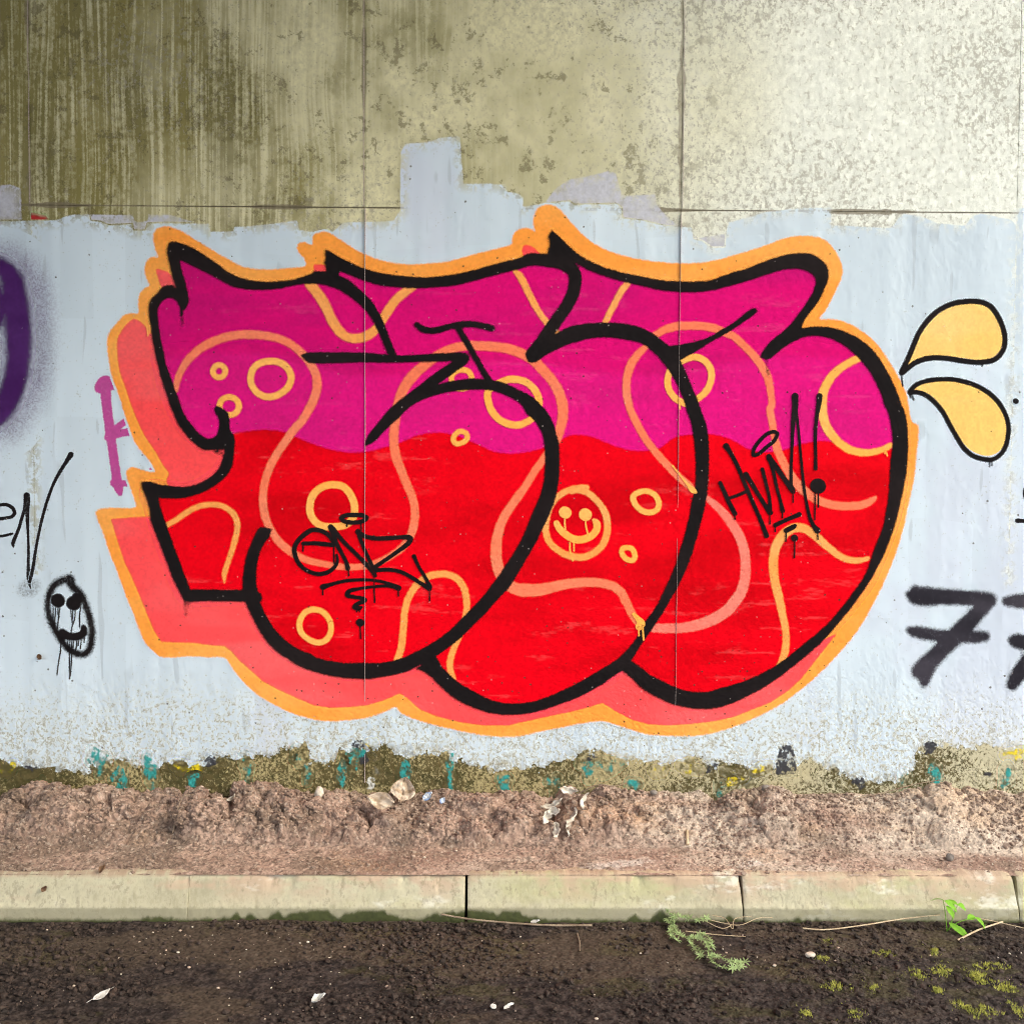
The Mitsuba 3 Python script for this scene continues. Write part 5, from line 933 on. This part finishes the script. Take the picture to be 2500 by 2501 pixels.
for i, (x, y, a, b) in enumerate(MOSS):
    a, b = a * 1.3, b * 1.2
    r = np.random.default_rng(200 + i); n = int(300 + 620000 * a * b)
    u, v = r.uniform(-1, 1, n), r.uniform(-1, 1, n)
    q = u * u + v * v + 2.6 * (n2(x + u * a, y + v * b, 75, 50 + i, 3) - 0.42)
    if i == 2: q = q + 1.2 * np.clip(-v - 0.3 * np.abs(u) - 0.05, 0, 1)
    keep = (q < 0.75 - 0.9 * r.uniform(0, 1, n) ** 2) & (r.uniform(0, 1, n) < 0.5)
    m_ = 0 if i in MOSS_LABEL else max(30, int(0.12 * keep.sum()))
    u, v = np.concatenate([u[keep], r.normal(0, 0.8, m_)]), np.concatenate([v[keep], r.normal(0, 0.8, m_)]); q = np.concatenate([q[keep], np.ones(m_)]); n = len(u)
    X, Y = x + u * a, y + v * b
    Z = mud_top(X, Y) + 0.004 * np.clip(1 - q, 0.0, 1.2)
    h = r.uniform(0.003, 0.007, n); an = r.uniform(0, 6.28, n); w = r.uniform(0.0009, 0.0018, n)
    tip = np.stack([X + r.normal(0, 0.003, n), Y + r.normal(0, 0.003, n), Z + h], 1)
    B0 = np.stack([X + w * np.cos(an), Y + w * np.sin(an), Z - 0.004], 1); B1 = np.stack([X + w * np.cos(an + 2.1), Y + w * np.sin(an + 2.1), Z - 0.004], 1); B2 = np.stack([X + w * np.cos(an + 4.2), Y + w * np.sin(an + 4.2), Z - 0.004], 1)
    V = np.stack([B0, B1, B2, tip], 1).reshape(-1, 3)
    F = (np.array([[0, 1, 3], [1, 2, 3], [2, 0, 3]])[None] + 4 * np.arange(n)[:, None, None]).reshape(-1, 3)
    if i in MOSS_LABEL: add('moss_cushion', (V, F), 'moss', label=MOSS_LABEL[i], cat='moss')
    else: small.append((V, F))
add('moss', join(small), 'moss', label='thin yellow-green moss growing in scattered patches on the dark mud at right', cat='moss', kind='stuff')

# creeping weed: limp stems with whorls of narrow leaves
def blade(L, Wd, bend):
    s = np.linspace(0, 1, 5); w = Wd / 2 * np.array([0.35, 0.85, 1.0, 0.75, 0.05])
    V = np.concatenate([np.stack([s * L, w, -bend * s * s * L], 1), np.stack([s * L, -w, -bend * s * s * L], 1), np.stack([s * L, 0 * w, -bend * s * s * L - Wd * 0.12], 1)])
    F = []
    for i in range(4): F += [(i, 10 + i, 11 + i), (i, 11 + i, i + 1), (10 + i, 5 + i, 6 + i), (10 + i, 6 + i, 11 + i)]
    return V, np.array(F)
def weed(key, paths, leafL, seed):
    r = np.random.default_rng(seed)
    for P in paths:
        C_ = spline(np.array([mz(x, y, u) for x, y, u in P]), step=8)
        add('stem', tube(C_[::3], 0.0011, 0.0008, 5, 3), 'm_weed', key, smooth=True)
        d = np.concatenate([[0], np.cumsum(np.linalg.norm(np.diff(C_, axis=0), axis=1))])
        for s in np.arange(0.010, d[-1], 0.015):
            c = np.array([np.interp(s, d, C_[:, j]) for j in range(3)])
            n = r.integers(6, 9); a0 = r.uniform(0, 6.28); k_ = r.uniform(0.7, 1.15)
            tx, ty = r.uniform(-0.5, 0.5, 2)
            ms = [put(blade(leafL * k_ * r.uniform(0.8, 1.1), 0.0046, r.uniform(-0.1, 0.5)), (0, 0, 0), a0 + j * 6.283 / n, r.uniform(-0.6, -0.05), 0) for j in range(n)]
            V, F = join(ms)
            add('leaf_whorl', put((V, F), c, 0, ty, tx), 'm_weed', key)
k = thing('creeping_weed', 'straggling green weed with whorled narrow leaves creeping from the kerb across the mud', 'weed')
weed(k, [[(0.548, -0.436, 0.05), (0.567, -0.455, 0.03), (0.563, -0.52, 0.018), (0.582, -0.575, 0.018), (0.615, -0.590, 0.022), (0.645, -0.615, 0.022), (0.640, -0.68, 0.018), (0.640, -0.735, 0.014), (0.672, -0.772, 0.014), (0.730, -0.762, 0.014)],
         [(0.567, -0.455, 0.03), (0.61, -0.460, 0.03), (0.65, -0.470, 0.026), (0.690, -0.455, 0.03)],
         [(0.615, -0.590, 0.022), (0.640, -0.570, 0.022), (0.660, -0.605, 0.024), (0.655, -0.66, 0.02)],
         [(0.545, -0.452, 0.02), (0.56, -0.50, 0.02), (0.545, -0.545, 0.014), (0.565, -0.60, 0.012)], [(0.60, -0.58, 0.02), (0.598, -0.63, 0.014), (0.615, -0.67, 0.012), (0.61, -0.71, 0.01)],
         [(0.64, -0.70, 0.018), (0.67, -0.72, 0.02), (0.70, -0.745, 0.02), (0.74, -0.74, 0.018)]], 0.017, 5)
k = thing('dead_runner', 'tangle of pale dead weed stems at the foot of the right kerb joint', 'weed')
for P in ([(0.69, -0.46, 0.02), (0.73, -0.470, 0.014), (0.78, -0.485, 0.012), (0.85, -0.450, 0.02), (0.90, -0.443, 0.02)], [(0.70, -0.448, 0.03), (0.74, -0.452, 0.02), (0.755, -0.50, 0.010), (0.77, -0.462, 0.02), (0.83, -0.447, 0.024)], [(0.66, -0.455, 0.025), (0.72, -0.500, 0.010), (0.76, -0.480, 0.012)]):
    add('stem', tube([mz(*q) for q in P], 0.0014, 0.0009, 5), 'straw', k, smooth=True)

# seedling at the right
k = thing('seedling', 'bright green leafy seedling growing at the foot of the right kerb stone', 'plant')
def leaf_blade(L, Wd, bend, fold=0.25):
    s = np.linspace(0, 1, 9); t = np.linspace(-1, 1, 7); S_, T_ = np.meshgrid(s, t, indexing='ij')
    w = np.sin(np.pi * np.clip(S_, 0.01, 0.99) ** 0.85) ** 0.8 * Wd / 2
    V = np.stack([S_ * L, T_ * w, fold * np.abs(T_) * w - bend * S_ ** 2 * L + 0.012 * L * np.sin(S_ * 22) * np.abs(T_)], -1).reshape(-1, 3)
    i, j = np.meshgrid(np.arange(8), np.arange(6), indexing='ij'); b = (i * 7 + j).ravel()
    return V, np.vstack([np.stack([b, b + 7, b + 8], 1), np.stack([b, b + 8, b + 1], 1)])
SX, SY = 1.452, -0.500
base = np.array(mz(SX, SY))
def stem(P): add('stem', tube([base + np.array(q) for q in P], 0.0016, 0.0010, 6), 'm_seedling', k, smooth=True)
stem([(0, 0, 0), (-0.004, 0.005, 0.05), (-0.012, 0.006, 0.10)]); stem([(0.005, 0, 0), (0.022, 0.004, 0.05), (0.035, 0.006, 0.085)]); stem([(0.002, 0, 0.005), (0.03, -0.012, 0.035), (0.085, -0.012, 0.05)])
for (dx, dy, dz, rz, ry, rx, L, W_, bend) in [(-0.012, 0.006, 0.100, 2.9, -0.35, 0.4, 0.036, 0.018, 0.5), (-0.008, 0.004, 0.098, -0.3, 0.35, 0.5, 0.050, 0.024, 0.5), (-0.006, -0.003, 0.085, -1.0, 0.55, 0.3, 0.040, 0.020, 0.4), (0.035, 0.006, 0.085, 2.6, -0.4, -0.3, 0.040, 0.020, 0.4), (0.035, 0.006, 0.085, 0.1, 0.25, 0.7, 0.048, 0.022, 0.6), (0.060, -0.012, 0.045, 0.4, -0.3, 0.6, 0.044, 0.021, 0.5), (0.085, -0.012, 0.050, -0.2, 0.4, 0.5, 0.048, 0.020, 0.6), (0.004, -0.004, 0.030, -0.9, 0.30, 0.6, 0.062, 0.020, 0.3), (0.02, -0.010, 0.020, -0.5, 0.2, 0.5, 0.045, 0.017, 0.4), (0.11, 0.0, 0.03, 0.3, 0.3, 0.4, 0.028, 0.018, 0.5)]:
    add('leaf', put(leaf_blade(L, W_, bend), base + np.array([dx, dy, dz]), rz, ry, rx), 'm_seedling', k, smooth=True)
